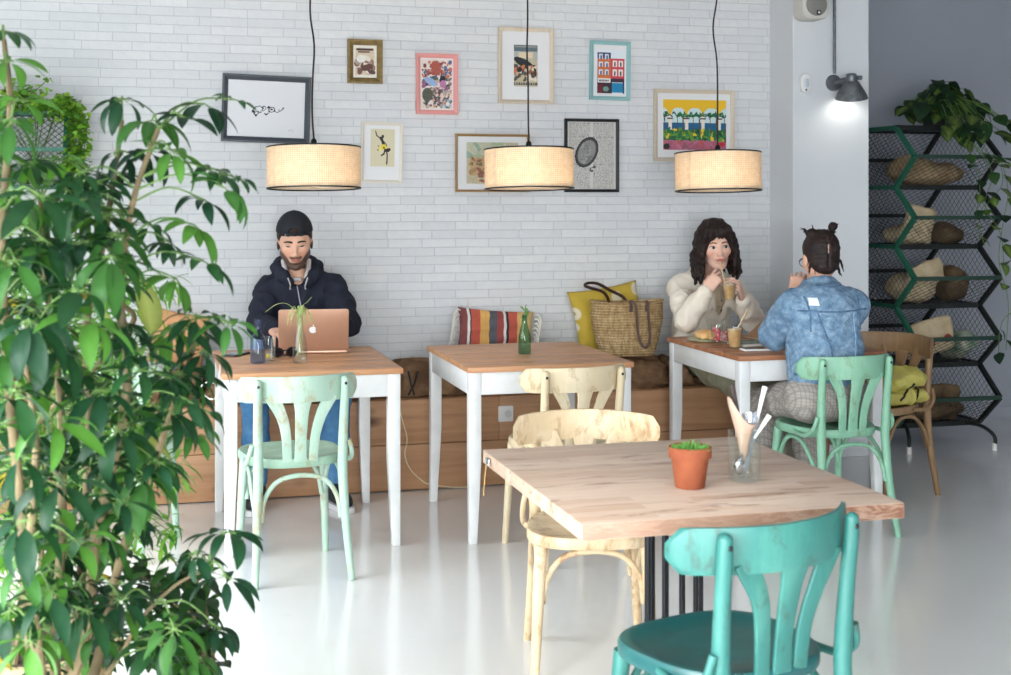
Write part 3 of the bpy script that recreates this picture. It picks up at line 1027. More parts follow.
def make_table(top_mat, label):
    W, D, H = .746, .86, .75
    rt = root('dining_table', (0, 0, 0), label, 'table', 'white dining tables along the bench')
    tp = MB()
    for i in range(5):
        y0 = -D / 2 + D * i / 5
        tp.box((0, y0 + D / 10, H - .0115), (W, D / 5 - .0006, .023))
    tp.build('tabletop', top_mat, rt, bevel=.0025)
    lw = .052; ix, iy = W / 2 - .01 - lw / 2, D / 2 - .01 - lw / 2
    for sx in (-1, 1):
        for sy in (-1, 1):
            m = MB(); o = lw / 2
            # square leg, tapered on the two inner faces from the middle down
            def ring(z, t): return [(ix * sx + sx * o - (0 if a > 0 else 1) * sx * t, iy * sy + sy * o - (0 if b > 0 else 1) * sy * t, z) for a, b in ((1, 1), (-1, 1), (-1, -1), (1, -1))]
            rs = [ring(.0, .034), ring(.012, .035), ring(.36, lw), ring(H - .0235, lw)]
            vs = [q for r_ in rs for q in r_]
            fs = [(3, 2, 1, 0), (12, 13, 14, 15)] + [(4 * i + k, 4 * i + (k + 1) % 4, 4 * i + 4 + (k + 1) % 4, 4 * i + 4 + k) for i in range(3) for k in range(4)]
            if sx * sy < 0: fs = [f[::-1] for f in fs]
            m._add(vs, fs); m.build('leg', white_paint, rt, bevel=.003)
    ah = .095
    for sy in (-1, 1): MB().box((0, sy * (D / 2 - .022), H - .0235 - ah / 2), (2 * ix - lw, .02, ah)).build('apron', white_paint, rt, bevel=.002)
    for sx in (-1, 1): MB().box((sx * (W / 2 - .022), 0, H - .0235 - ah / 2), (.02, 2 * iy - lw, ah)).build('apron', white_paint, rt, bevel=.002)
    return rt


t1 = make_table(table_wood, 'white table with a wooden top holding the laptop'); t1.location = (.654, 5.882, 0)
t2 = copy_tree(t1); t2.location = (1.664, 5.82, 0); t2['label'] = 'white table with a wooden top, empty but for a green bottle'
t3 = make_table(table_wood2, 'white table with a darker worn wooden top set with food and iced coffee'); t3.location = (2.938, 5.888, 0)

# ------------------------------------------------------------------ butcher block table
def block_mat():
    t = NT('butcher_block')
    tc = t.co((1, 1, 1))
    b = t.n('ShaderNodeTexBrick'); b.offset = .41; b.offset_frequency = 2
    for k_, v_ in {'Scale': 1.0, 'Mortar Size': .0004, 'Mortar Smooth': 1.0, 'Bias': 0.0, 'Brick Width': .33, 'Row Height': .041}.items(): b.inputs[k_].default_value = v_
    b.inputs['Color1'].default_value = (0, 0, 0, 1); b.inputs['Color2'].default_value = (1, 1, 1, 1); b.inputs['Mortar'].default_value = (.3, .3, .3, 1)
    rot = t.n('ShaderNodeMapping'); rot.inputs['Location'].default_value = (.07, .011, 0)
    t.l(tc, rot.inputs['Vector']); t.l(rot.outputs[0], b.inputs['Vector'])
    g = t.noise(1.0, 6, .65, t.co((2.2, 30, 30)), 1.0)
    base = t.ramp(b.outputs['Color'], [(.0, C(188, 159, 137)), (.5, C(201, 176, 155)), (1.0, C(210, 188, 169))])
    col = t.mix(t.ramp(g, [(.42, 0.0), (.8, .55)]), base, C(186, 144, 112))
    st = t.noise(1.0, 4, .6, t.co((4.5, 26, 26)), 1.5)
    col = t.mix(t.ramp(st, [(.57, 0.0), (.7, .85)]), col, C(134, 96, 72))
    # end grain on the front edge: darker blotches
    sep = t.n('ShaderNodeSeparateXYZ'); geo = t.n('ShaderNodeNewGeometry')
    t.l(geo.outputs['Normal'], sep.inputs[0])
    e = t.n('ShaderNodeMath'); e.operation = 'LESS_THAN'; e.inputs[1].default_value = -.8; t.l(sep.outputs['Y'], e.inputs[0])
    en = t.ramp(t.noise(1.0, 5, .7, t.co((11, 9, 42)), 2.0), [(.42, 0.0), (.56, 1.0)])
    mm = t.n('ShaderNodeMath'); mm.operation = 'MULTIPLY'; t.l(e.outputs[0], mm.inputs[0]); t.l(en, mm.inputs[1])
    lx = t.n('ShaderNodeSeparateXYZ'); t.l(tc, lx.inputs[0])
    gx = t.ramp(lx.outputs['X'], [(0.0, .35), (.3, 1.0)])
    m2 = t.n('ShaderNodeMath'); m2.operation = 'MULTIPLY'; t.l(mm.outputs[0], m2.inputs[0]); t.l(gx, m2.inputs[1])
    col = t.mix(m2.outputs[0], col, C(112, 72, 52))
    m3 = t.n('ShaderNodeMath'); m3.operation = 'MULTIPLY'; m3.inputs[1].default_value = .9; t.l(e.outputs[0], m3.inputs[0])
    col = t.mix(m3.outputs[0], col, t.mix(.72, col, C(122, 82, 60)))  # end grain tone, also darkened to offset the strong front window light
    t.col(col); t.set(Roughness=.48); t.bump(g, .06, .002)
    return t.m


ct = root('block_table', (1.315, 3.19, 0), 'square butcher block table on black metal rods in the middle of the room', 'table')
MB().box((0, 0, .75 - .0185), (.8, .889, .037)).build('tabletop', block_mat(), ct, bevel=.002)
pr = MB()
MB().box((0, 0, .708), (.36, .36, .008)).build('mounting_plate', black_metal, ct, bevel=.002)
for k in range(10):
    a = 2 * PI * k / 10 + .2
    MB().tube([(.07 * math.cos(a), .07 * math.sin(a), .02), (.07 * math.cos(a), .07 * math.sin(a), .7045)], .0065, 8).build('rod', black_metal, ct)
MB().tube([(-.1, -.07, .02), (-.1, -.07, .7045)], .008, 8).build('rod', black_metal, ct)
MB().lathe([(.2, 0), (.2, .012), (.1, .02), (.08, .022)], n=40).build('foot_plate', black_metal, ct)
hk = MB(); hk.mi = 0
cl = root('table_clip', (.9145, 3.56, .735), 'small steel clip with a string on the corner of the block table', 'clip')
MB().box((-.004, 0, -.005), (.006, .03, .02)).build('plate', chrome, cl, bevel=.002)
MB().tube([(-.008, -.008, -.01), (-.011, 0, .004), (-.008, .008, -.01)], .0018, 6).build('ring', chrome, cl)
MB().tube(smooth_path([(-.0085, 0, -.012), (-.012, .005, -.05), (-.016, .002, -.1)], 4), .0012, 5).build('string', plain('tan_string', C(196, 160, 104), .8), cl)

# ================================================================== bistro chairs
def ribbon(mb, pts, widths, th, nrm):
    """flat bar along pts, width across, thickness along nrm"""
    P = [V(p) for p in pts]; m = len(P); N = V(nrm).normalized()
    ws = [float(np.interp(i / (m - 1), np.linspace(0, 1, len(widths)), widths)) for i in range(m)]
    vs = []
    for i in range(m):
        t = (P[min(i + 1, m - 1)] - P[max(i - 1, 0)]).normalized()
        n2 = (N - t * N.dot(t)).normalized(); s = t.cross(n2)
        for a, b in ((-1, -1), (1, -1), (1, 1), (-1, 1)): vs.append(P[i] + s * (a * ws[i] / 2) + n2 * (b * th / 2))
    fs = [(0, 1, 2, 3), (4 * m - 1, 4 * m - 2, 4 * m - 3, 4 * m - 4)]
    for i in range(m - 1):
        for k in range(4): fs.append((4 * i + (k + 1) % 4, 4 * i + k, 4 * i + 4 + k, 4 * i + 4 + (k + 1) % 4))
    mb._add(vs, fs)


def make_chair(m, ms, label):
    """bentwood bistro chair, sitter looks along +y"""
    rt = root('bistro_chair', (0, 0, 0), label, 'chair', 'bentwood bistro chairs')
    # seat: rounded trapezoid with a shallow dish
    def outline(k, z):
        out = []
        for i in range(48):
            a = 2 * PI * i / 48
            ca, sa = math.cos(a), math.sin(a)
            e = .72
            x = math.copysign(abs(ca) ** e, ca); y = math.copysign(abs(sa) ** e, sa)
            wd = .196 + .016 * y
            out.append((x * wd * k, y * .2 * k + .005, z))
        return out
    rings = [outline(.9, .428), outline(.985, .43), outline(1.0, .436), outline(1.0, .458), outline(.98, .465), outline(.88, .466), outline(.84, .462), outline(.5, .458), outline(.04, .457)]
    vs = [p for r_ in rings for p in r_]; n = 48
    fs = [tuple(range(n - 1, -1, -1))] + [(i * n + k, i * n + (k + 1) % n, (i + 1) * n + (k + 1) % n, (i + 1) * n + k) for i in range(len(rings) - 1) for k in range(n)] + [tuple((len(rings) - 1) * n + k for k in range(n))]
    s = MB(); s._add(vs, fs); s.build('seat', ms, rt, auto=50)
    # curved top rail
    def arc(x): return -.243 + .122 * (abs(x) / .236) ** 2.1
    rl = MB(); vs = []; N = 26
    prof = 10
    for i in range(N + 1):
        x = -.236 + .472 * i / N
        e = min(1.0, (1 - abs(x) / .2365) / .11) if abs(x) < .2365 else 0
        hh = .047 * (1 - (1 - max(e, 0)) ** 2.2 * .72) + .004
        zc = .738 - .006 * (abs(x) / .236) ** 2
        y = arc(x); lean = .05
        for k_ in range(prof):
            a = 2 * PI * k_ / prof
            ca, sa = math.cos(a), math.sin(a)
            u_ = math.copysign(abs(ca) ** .5, ca) * .0105; w_ = math.copysign(abs(sa) ** .55, sa) * hh
            vs.append((x, y + u_ - lean * w_, zc + w_))
    fs = [tuple(range(prof)), tuple(N * prof + k_ for k_ in range(prof - 1, -1, -1))]
    for i in range(N):
        for k_ in range(prof): fs.append((i * prof + (k_ + 1) % prof, i * prof + k_, (i + 1) * prof + k_, (i + 1) * prof + (k_ + 1) % prof))
    rl._add(vs, fs); rl.build('top_rail', m, rt, auto=60)
    # three fanned slats
    for sx in (-1, 0, 1):
        b = MB()
        if sx == 0: pts, ws = [(0, -.19, .452), (0, -.2, .55), (0, -.222, .65), (0, -.241, .715)], [.048, .044, .054, .082]
        else: pts, ws = [(sx * .05, -.188, .452), (sx * .056, -.198, .55), (sx * .075, -.212, .63), (sx * .116, -.215, .715)], [.036, .037, .042, .056]
        ribbon(b, smooth_path(pts, 6), ws, .011, (0, 1, .1))
        b.build('slat', m, rt, bevel=.003)
    for sx in (-1, 1):
        g = MB().tube(smooth_path([(sx * .185, -.262, .0), (sx * .172, -.222, .2), (sx * .163, -.2, .4), (sx * .164, -.199, .5), (sx * .166, -.207, .62), (sx * .168, -.217, .72), (sx * .168, -.22, .765)], 6), [.0135, .0165, .0195, .0195, .0175, .0165, .0155], 14)
        g.sphere((sx * .168, -.2202, .765), .0155, 12, 8)
        lg = g.build('leg', m, rt)
        MB().lathe([(.006, 0), (.0045, .0025), (.001, .003)], (sx * .168, -.2352, .752), 10, rot=Matrix.Rotation(PI / 2, 3, 'X')).build('screw', dark_plastic, lg)
        MB().tube(smooth_path([(sx * .158, .15, .432), (sx * .166, .16, .3), (sx * .18, .18, .0)], 6), [.02, .0185, .0135], 14).build('leg', m, rt)
        MB().tube(smooth_path([(sx * .19, -.03, .446), (sx * .2, -.09, .44), (sx * .204, -.15, .445), (sx * .2, -.196, .48), (sx * .187, -.207, .53)], 6), .0095, 10).build('hip_brace', m, rt)
        MB().tube(smooth_path([(sx * .172, -.2, .25), (sx * .178, -.15, .33), (sx * .176, -.08, .395), (sx * .172, 0, .412), (sx * .168, .07, .39), (sx * .166, .13, .31), (sx * .168, .15, .25)], 6), .009, 10).build('side_brace', m, rt)
    for y, z0 in ((-.2, .235), (.152, .25)):
        MB().tube(smooth_path([(-.153, y - .015, z0), (-.14, y, z0 + .08), (-.1, y + .004, z0 + .14), (-.04, y + .006, z0 + .163), (.04, y + .006, z0 + .163), (.1, y + .004, z0 + .14), (.14, y, z0 + .08), (.153, y - .015, z0)], 6), .0095, 10).build('cross_brace', m, rt)
    return rt


mint = paint('mint_paint', C(166, 194, 176), C(196, 210, 196), C(164, 152, 116), .45, .58)
mint_seat = paint('mint_seat_paint', C(148, 180, 158), C(176, 200, 182), C(140, 140, 104), .4, .62)
green = paint('green_paint', C(124, 172, 144), C(148, 192, 164), C(108, 122, 90), .45, .62)
teal = paint('turquoise_paint', C(46, 108, 100), C(68, 128, 116), C(52, 64, 54), .42, .63)
teal_seat = paint('turquoise_seat_paint', C(28, 82, 82), C(36, 98, 95), C(50, 58, 52), .35, .6, 5.0)
cream = paint('cream_paint', C(208, 184, 148), C(222, 204, 174), C(158, 118, 74), .5, .57)
cream2 = paint('pale_cream_paint', C(212, 194, 160), C(222, 208, 180), C(164, 128, 84), .5, .62)
brown_wood = wood('worn_chair_wood', C(116, 88, 58), C(140, 110, 76), C(156, 126, 92), 2, 14, .5, .12)

def place(o, x, y, rz): o.location = (x, y, 0); o.rotation_euler = (0, 0, R(rz)); return o

place(make_chair(mint, mint_seat, 'pale mint chair drawn back from the table with the laptop'), .54, 5.275, 5)
place(make_chair(teal, teal_seat, 'bright turquoise chair with a dark teal seat at the block table'), 1.25, 2.745, 16).scale = (1.07, 1.0, 1.0)
place(make_chair(green, green, 'green painted chair the woman in the denim jacket sits on'), 2.915, 5.29, 5)
place(make_chair(cream, cream, 'worn cream chair facing the camera across the block table'), 1.325, 3.9, 166).scale = (1, 1, .975)
place(make_chair(cream2, cream2, 'pale cream chair pushed in at the empty middle table'), 1.655, 5.24, 7)
place(make_chair(brown_wood, brown_wood, 'plain brown wooden chair with a yellow jacket on its seat'), 3.436, 5.764, 115)
place(make_chair(mint, mint_seat, 'pale mint chair half hidden behind the foreground plant'), -.12, 5.75, -20)

# ================================================================== hexagon mesh rack in the recess
rack_green = plain('rack_green_paint', C(40, 104, 82), .45, .2, var=(C(34, 96, 76), 12))
rack_shaded = plain('rack_green_shaded', C(40, 66, 54), .5, .3)  # the rack's green paint, darkened for the shadow on the front rails
rack_black = plain('rack_black_steel', C(34, 38, 36), .5, .4)
wire_mat = plain('rack_wire', C(60, 62, 60), .5, .5)
RX0, RX1 = 4.19, 4.745
YB0, YI0, YI1, YB1 = 6.6, 6.8, 7.2, 7.4
TZ = [.137, .4835, .83, 1.178, 1.526, 1.875]
rk = root('mesh_rack', ((RX0 + RX1) / 2, 7.0, 0), 'tall rack of hexagonal wire mesh baskets full of sacks in the dark recess', 'rack')
ox, oy = (RX0 + RX1) / 2, 7.0


def hexpts(z0, z1): return [(YI0, z0), (YB0, (z0 + z1) / 2), (YI0, z1), (YI1, z1), (YB1, (z0 + z1) / 2), (YI1, z0)]


def bar(mb, p, q, w): mb.tube([V(p) - V((ox, oy, 0)), V(q) - V((ox, oy, 0))], w * .7071, 4, sec=[(1, 1), (-1, 1), (-1, -1), (1, -1)])


def mesh_panel(corners, inside, step=.046, r=.0016):
    """diamond wire on the parallelogram or polygon given in its plane: corners 3-D, clipped by the inside test"""
    mb = MB()
    o, U, Vv = corners
    U, Vv, o = V(U), V(Vv), V(o)
    lu, lv = U.length, Vv.length; eu, ev = U / lu, Vv / lv
    for sgn in (1, -1):
        c = -lv if sgn > 0 else 0
        c = c + step * .5
        while c < lu + (0 if sgn > 0 else lv):
            # line u = c + sgn * v
            run = None
            K = 28
            last = None
            for i in range(K + 1):
                v_ = lv * i / K; u_ = c + sgn * v_
                ok = -1e-6 <= u_ <= lu + 1e-6 and inside(u_ / lu, v_ / lv)
                p = o + eu * u_ + ev * v_
                if ok and run is None: run = p
                if ok: last = p
                if (not ok or i == K) and run is not None:
                    if (last - run).length > .004: mb.tube([run - V((ox, oy, 0)), last - V((ox, oy, 0))], r, 4, cap=False)
                    run = None
            c += step
    return mb


for i in range(5):
    z0, z1 = TZ[i], TZ[i + 1]; zm = (z0 + z1) / 2; H = hexpts(z0, z1)
    for x, mat_ in ((RX0, rack_green), (RX1, rack_black)):
        f = MB()
        for k in range(6):
            if i and k == 5: continue
            p, q = H[k], H[(k + 1) % 6]
            bar(f, (x, p[0], p[1]), (x, q[0], q[1]), .017)
        f.build('hexagon_frame', mat_, rk, smooth=False)
        def hexin(u, v): return abs(v - .5) * 2 * .2 / .8 <= min(u, 1 - u) + 1e-6 if True else 0
        def hin(u, v):
            inset = abs(v - .5) * 2 * (.2 / .8)
            return inset <= u <= 1 - inset
        mesh_panel(((x, YB0, z0), (0, YB1 - YB0, 0), (0, 0, z1 - z0)), hin).build('side_mesh', wire_mat, rk)
    for y, z, mt in ((YB0, zm, rack_shaded), (YB1, zm, rack_black), (YI0, z0, rack_black), (YI1, z0, rack_black)):
        f = MB(); bar(f, (RX0, y, z), (RX1, y, z), .016 if y != YI0 else .02); f.build('rail', mt, rk, smooth=False)
    if i == 4:
        for y in (YI0, YI1):
            f = MB(); bar(f, (RX0, y, z1), (RX1, y, z1), .02); f.build('rail', rack_black, rk, smooth=False)
    one = lambda u, v: True
    dx_ = (RX1 - RX0, 0, 0)
    mesh_panel(((RX0, YI0, z0), dx_, (0, YB0 - YI0, zm - z0)), one).build('front_mesh', wire_mat, rk)
    mesh_panel(((RX0, YI1, z0), dx_, (0, YB1 - YI1, zm - z0)), one).build('rear_mesh', wire_mat, rk)
    mesh_panel(((RX0, YB1, zm), dx_, (0, YI1 - YB1, z1 - zm)), one).build('rear_mesh', wire_mat, rk)
    MB().box(((RX0 + RX1) / 2 - ox, (YI0 + YI1) / 2 - oy, z0 + .001), (RX1 - RX0 - .02, YI1 - YI0 - .02, .006)).build('shelf_board', rack_black, rk, smooth=False)
MB().box(((RX0 + RX1) / 2 - ox, (YI0 + YI1) / 2 - oy, TZ[5] + .001), (RX1 - RX0 - .02, YI1 - YI0 - .02, .006)).build('shelf_board', rack_black, rk, smooth=False)
white_rubber = plain('white_rubber', C(220, 218, 212), .6)
for x, fx, y, fy in ((RX0 + .06, RX0 - .0, YI0 + .01, 6.66), (RX1 - .1, RX1 - .015, YI0 + .01, 6.63), (RX0 + .06, RX0 + .03, YI1 - .01, 7.36), (RX1 - .1, RX1 - .015, YI1 - .01, 7.36)):
    lg = MB().tube(smooth_path([(x - ox, y - oy, .137), ((x * .4 + fx * .6) - ox, (y * .4 + fy * .6) - oy, .13), (fx - ox, fy - oy, .08), (fx - ox, fy - oy, .002)], 6), .011, 10).build('leg', rack_black, rk)
    MB().lathe([(.015, 0), (.015, .04), (.012, .043)], (fx - ox, fy - oy, 0), 14).build('foot_cap', white_rubber, lg)

# sacks and cloth in the baskets
burlap = plain('burlap', C(176, 152, 118), .9, var=(C(140, 116, 86), 7), bump=(220, .5, .004), spec=.1)
burlap_light = plain('pale_burlap', C(206, 188, 156), .9, var=(C(178, 158, 126), 7), bump=(220, .5, .004), spec=.1)
burlap_dark = plain('dark_burlap', C(126, 104, 78), .9, var=(C(92, 74, 56), 7), bump=(220, .5, .004), spec=.1)


def crumple(amp, sc, sc3=None, seed=0.0):
    def d(P):
        Q = P * np.array(sc3 if sc3 is not None else (1, 1, 1)) * sc + seed
        return amp * (np.abs(vnoise(Q)) * -1.6 + .6 + .5 * vnoise(Q * 2.3 + 7))
    return d


def sack(name, parts, mat, label, cat='sack', group='sacks in the mesh rack', vox=.008, amp=.012, seed=0.0):
    S = Sdf(vox)
    for kind, *a in parts:
        if kind == 'e': S.ell(*a, k=.03)
        else: S.box(*a, k=.03)
    zmin = min(p[1][2] for p in S.p)
    o = sculpt(name, S, mat, smooth=3, disp=crumple(amp, 11, seed=seed), base=(ox, oy, zmin))
    n_ = len(o.data.vertices); cc_ = np.zeros(n_ * 3, dtype=np.float32); o.data.vertices.foreach_get('co', cc_); cc_ = cc_.reshape(-1, 3)
    zf = max(z for z in TZ if z <= zmin + .03) + .0085 - zmin
    cc_[:, 2] = np.maximum(cc_[:, 2], zf); cc_[:, 0] = np.clip(cc_[:, 0], RX0 + .013 - ox, RX1 - .013 - ox)
    zz = cc_[:, 2] + zmin; fr_ = YI0 - (YI0 - YB0) * np.clip((zz - (zf + zmin)) / .17, 0, 1) + .016 - oy; cc_[:, 1] = np.maximum(cc_[:, 1], fr_)
    o.data.vertices.foreach_set('co', cc_.ravel()); o.data.update()
    return tag(o, label, cat, group)


def rx(a): return RX0 + (RX1 - RX0) * a


sack('coffee_sack', [('e', (rx(.5), 6.93, 1.61), (.235, .15, .075)), ('e', (rx(.25), 6.9, 1.65), (.11, .12, .07))], burlap, 'burlap sack lying in the topmost basket of the mesh rack', seed=1)
sack('coffee_sack', [('e', (rx(.27), 6.95, 1.245), (.12, .15, .06)), ('b', (rx(.32), 6.84, 1.31), (.1, .02, .1), .015, Matrix.Rotation(R(14), 4, 'Y'))], burlap_light, 'pale burlap sack propped upright in the second basket from the top', seed=2)
sack('coffee_sack', [('e', (rx(.74), 6.95, 1.25), (.11, .14, .065))], burlap_dark, 'dark burlap sack beside the pale one in the second basket', seed=3)
sack('coffee_sack', [('e', (rx(.33), 6.94, .93), (.14, .16, .09)), ('b', (rx(.4), 6.83, 1.02), (.11, .015, .07), .012, Matrix.Rotation(R(-18), 4, 'Y'))], burlap_light, 'open pale burlap sack in the third basket from the top', seed=4)
sack('coffee_sack', [('e', (rx(.82), 6.95, .95), (.09, .14, .11))], burlap_dark, 'dark reddish burlap sack at the back of the third basket', seed=5)
sack('printed_sack', [('b', (rx(.36), 6.74, .66), (.14, .025, .1), .022, Matrix.Rotation(R(-12), 4, 'Y')), ('e', (rx(.32), 6.9, .57), (.13, .12, .07))], burlap_light, 'pale sack printed with red spots in the fourth basket', seed=6, amp=.006)
sack('folded_cloth', [('e', (rx(.8), 6.8, .62), (.075, .09, .06)), ('e', (rx(.85), 6.95, .57), (.08, .14, .07))], plain('green_striped_cloth', C(80, 130, 104), .85, var=(C(196, 190, 170), 14)), 'green and white cloth stuffed beside the printed sack', 'cloth', 'cloths in the mesh rack', seed=7)
sack('coffee_sack', [('e', (rx(.5), 6.95, .21), (.25, .17, .065)), ('b', (rx(.5), 6.86, .27), (.17, .02, .1), .015, Matrix.Rotation(R(8), 4, 'Y'))], burlap_dark, 'dark sack filling the lowest basket of the mesh rack', seed=8)
for o in [x for x in COL.objects if x.name.startswith('printed_sack')]:
    bv = bvh_of(o)
    red = plain('faded_red_print', C(150, 66, 54), .9)
    for dx, dz in ((.32, .0), (.52, .03)):
        c = V((rx(dx), 6.5, .62 + dz))
        vs, fs = [c], []
        h = bv.ray_cast(c, V((0, 1, 0)))
        vs = [h[0] + V((0, -.002, 0))] if h[0] else [c]
        for k in range(14):
            q = c + V((.026 * math.cos(2 * PI * k / 14), 0, .026 * math.sin(2 * PI * k / 14)))
            h = bv.ray_cast(q, V((0, 1, 0))); vs.append((h[0] if h[0] else q) + V((0, -.002, 0)))
        fs = [(0, 1 + (k + 1) % 14, 1 + k) for k in range(14)]
        link_mesh('red_spot', [v - world_of(o) for v in vs], fs, red, o)
# ================================================================== people
def mid(a, b, t=.5): return V(a).lerp(V(b), t)


def hand_prims(S, M_, side, curls=(30, 35, 25), spread=5, thumb=((.055, .055, -.02), (.085, .06, -.035)), sc=1.0, splay=None):
    """wrist at the origin of M_, x to the knuckles, z out of the back of the hand, thumb on y * side"""
    old = S.M; S.M = M_ @ Matrix.Scale(1, 4)
    k = lambda x, y, z: V((x * sc, y * side * sc, z * sc))
    S.cone(k(-.01, 0, 0), k(.03, 0, 0), .021 * sc, .024 * sc, k=.012, flat=((0, 0, 1), .72))
    S.box(k(.052, 0, 0), (.042 * sc, .036 * sc, .0125 * sc), .011 * sc, k=.014)
    S.ell(k(.032, .026, -.006), (.03 * sc, .017 * sc, .015 * sc), k=.01)
    L = [(.040, .024, .021, .0082), (.044, .027, .022, .0084), (.041, .025, .021, .008), (.032, .02, .019, .0071)]
    for i, (a, b, c, r) in enumerate(L):
        y = .029 - .0193 * i; x0 = (.088, .092, .089, .081)[i]
        cu = curls[i] if isinstance(curls[0], (tuple, list)) else curls
        ang = 0.0; sp = R((1.5 - i) * spread)
        p = k(x0, y, 0); q0 = p
        for l, c_ in ((a, cu[0]), (b, cu[1]), (c, cu[2])):
            ang += R(c_)
            d = V((math.cos(ang) * math.cos(sp), math.sin(sp) * side, -math.sin(ang)))
            q = p + d * (l * sc)
            S.cone(p, q, r * sc, r * .92 * sc, k=.0035)
            p = q; r *= .92
    t0 = k(.018, .03, -.006); t1 = k(*thumb[0]); t2 = k(*thumb[1])
    S.cone(t0, t1, .0125 * sc, .0095 * sc, k=.008); S.cone(t1, t2, .0098 * sc, .0078 * sc, k=.004)
    S.M = old


def head_prims(S, Mh, fem=False):
    old = S.M; S.M = Mh
    j = .9 if fem else 1.0
    S.ell((0, .018, .032), (.074, .094, .09), k=.02)
    S.ell((0, -.028, -.005), (.064 * (.97 if fem else 1), .06, .085), k=.03)
    S.cone((0, -.035, -.035), (0, -.066, -.093), .05 * j, .021 * j, k=.03)
    for s in (-1, 1):
        S.cone((s * .052 * j, .005, -.055), (s * .018, -.064, -.094), .018, .016, k=.02)
        S.ell((s * .037, -.063, -.024), (.024, .02, .02), k=.018)
        S.ell((s * .075, .012, -.01), (.007, .017, .031), Matrix.Rotation(s * R(14), 4, 'Z'), k=.006)
    S.cone((-.03, -.077, .022), (.03, -.077, .022), .011 if fem else .0135, k=.014)
    for s in (-1, 1): S.ell((s * .031, -.1, .0), (.016, .016, .0105), k=.012, op='s')
    S.cone((0, -.084, .014), (0, -.108, -.032), .0075, .0095, k=.008)
    for s in (-1, 1): S.ell((s * .0105, -.098, -.036), (.008, .011, .0075), k=.006)
    S.ell((0, -.088, -.062), (.026, .012, .018), k=.012)
    S.ell((0, -.0975, -.0565), (.019, .0075, .005), k=.004); S.ell((0, -.0965, -.0665), (.0165, .0085, .0058), k=.004)
    S.ell((0, -.078, -.1), (.018, .014, .013), k=.012)
    S.M = old


def local_of(Mh, P):
    A = np.array(Mh.inverted()); return P @ A[:3, :3].T + A[:3, 3]


def paint_skin(ob, Mh, skin, lip, beard=None, fem=False):
    P, Fc = ob_bvh[ob.name]
    L = local_of(Mh, P)
    col = np.tile(np.array(skin), (len(P), 1))
    n = vnoise(P * 28)[:, None] * .06 + vnoise(P * 90)[:, None] * .03
    col = col * (1 + n)
    x, y, z = L.T
    inhead = (np.abs(x) < .1) & (z > -.13) & (z < .16) & (np.abs(y) < .14)

    def blend(m, c, a=1.0):
        w_ = (np.clip(m, 0, 1) * a * inhead)[:, None]
        col[:] = col * (1 - w_) + np.array(c) * w_
    blush = np.exp(-(((np.abs(x) - .042) / .022) ** 2 + ((z + .03) / .02) ** 2)) * (y < -.03)
    blend(blush, (skin[0] * .95, skin[1] * .66, skin[2] * .6), .5)
    if beard is not None:
        m = ((z < -.038 - .3 * np.maximum(0, .05 - np.abs(x)) * 0) & (y < .03)).astype(float)
        jaw = np.clip((-.066 + np.maximum(np.abs(x) - .026, 0) * 1.45 - z) / .012, 0, 1) * (y < .015)
        jaw = jaw * np.where((np.abs(x) < .017) & (z > -.073) & (z < -.055), .25, 1.0)
        mous = np.clip((.031 - np.abs(x)) / .006, 0, 1) * np.clip((-.0435 - z) / .004, 0, 1) * (z > -.0565) * (y < -.07)
        blend(np.maximum(jaw * (z > -.15), mous), beard, .92)
    lipm = np.clip(1.6 * (1 - ((x / .0245) ** 2 + ((z + .0615) / .0105) ** 2)), 0, 1) * (y < -.075)
    blend(lipm, lip, .9)
    slit = np.exp(-((z + .0615) / .0018) ** 2) * (np.abs(x) < .021) * (y < -.07)
    blend(slit, tuple(c * .35 for c in lip), .8)
    vcol(ob, col)


skin_mat = attr_mat('skin', .5, (160, .08, .002), .35)
skin_mat.node_tree.nodes['Principled BSDF'].inputs['Subsurface Weight'].default_value = .08
skin_mat.node_tree.nodes['Principled BSDF'].inputs['Subsurface Radius'].default_value = (.01, .004, .002)
eye_mat = attr_mat('eye', .15)
dark_hair = plain('dark_brown_hair', C(40, 29, 25), .6, var=(C(56, 40, 33), 30), bump=(70, .5, .004), spec=.25)
black_hair = plain('near_black_hair', C(30, 22, 21), .6, var=(C(46, 33, 29), 30), bump=(70, .5, .004), spec=.25)


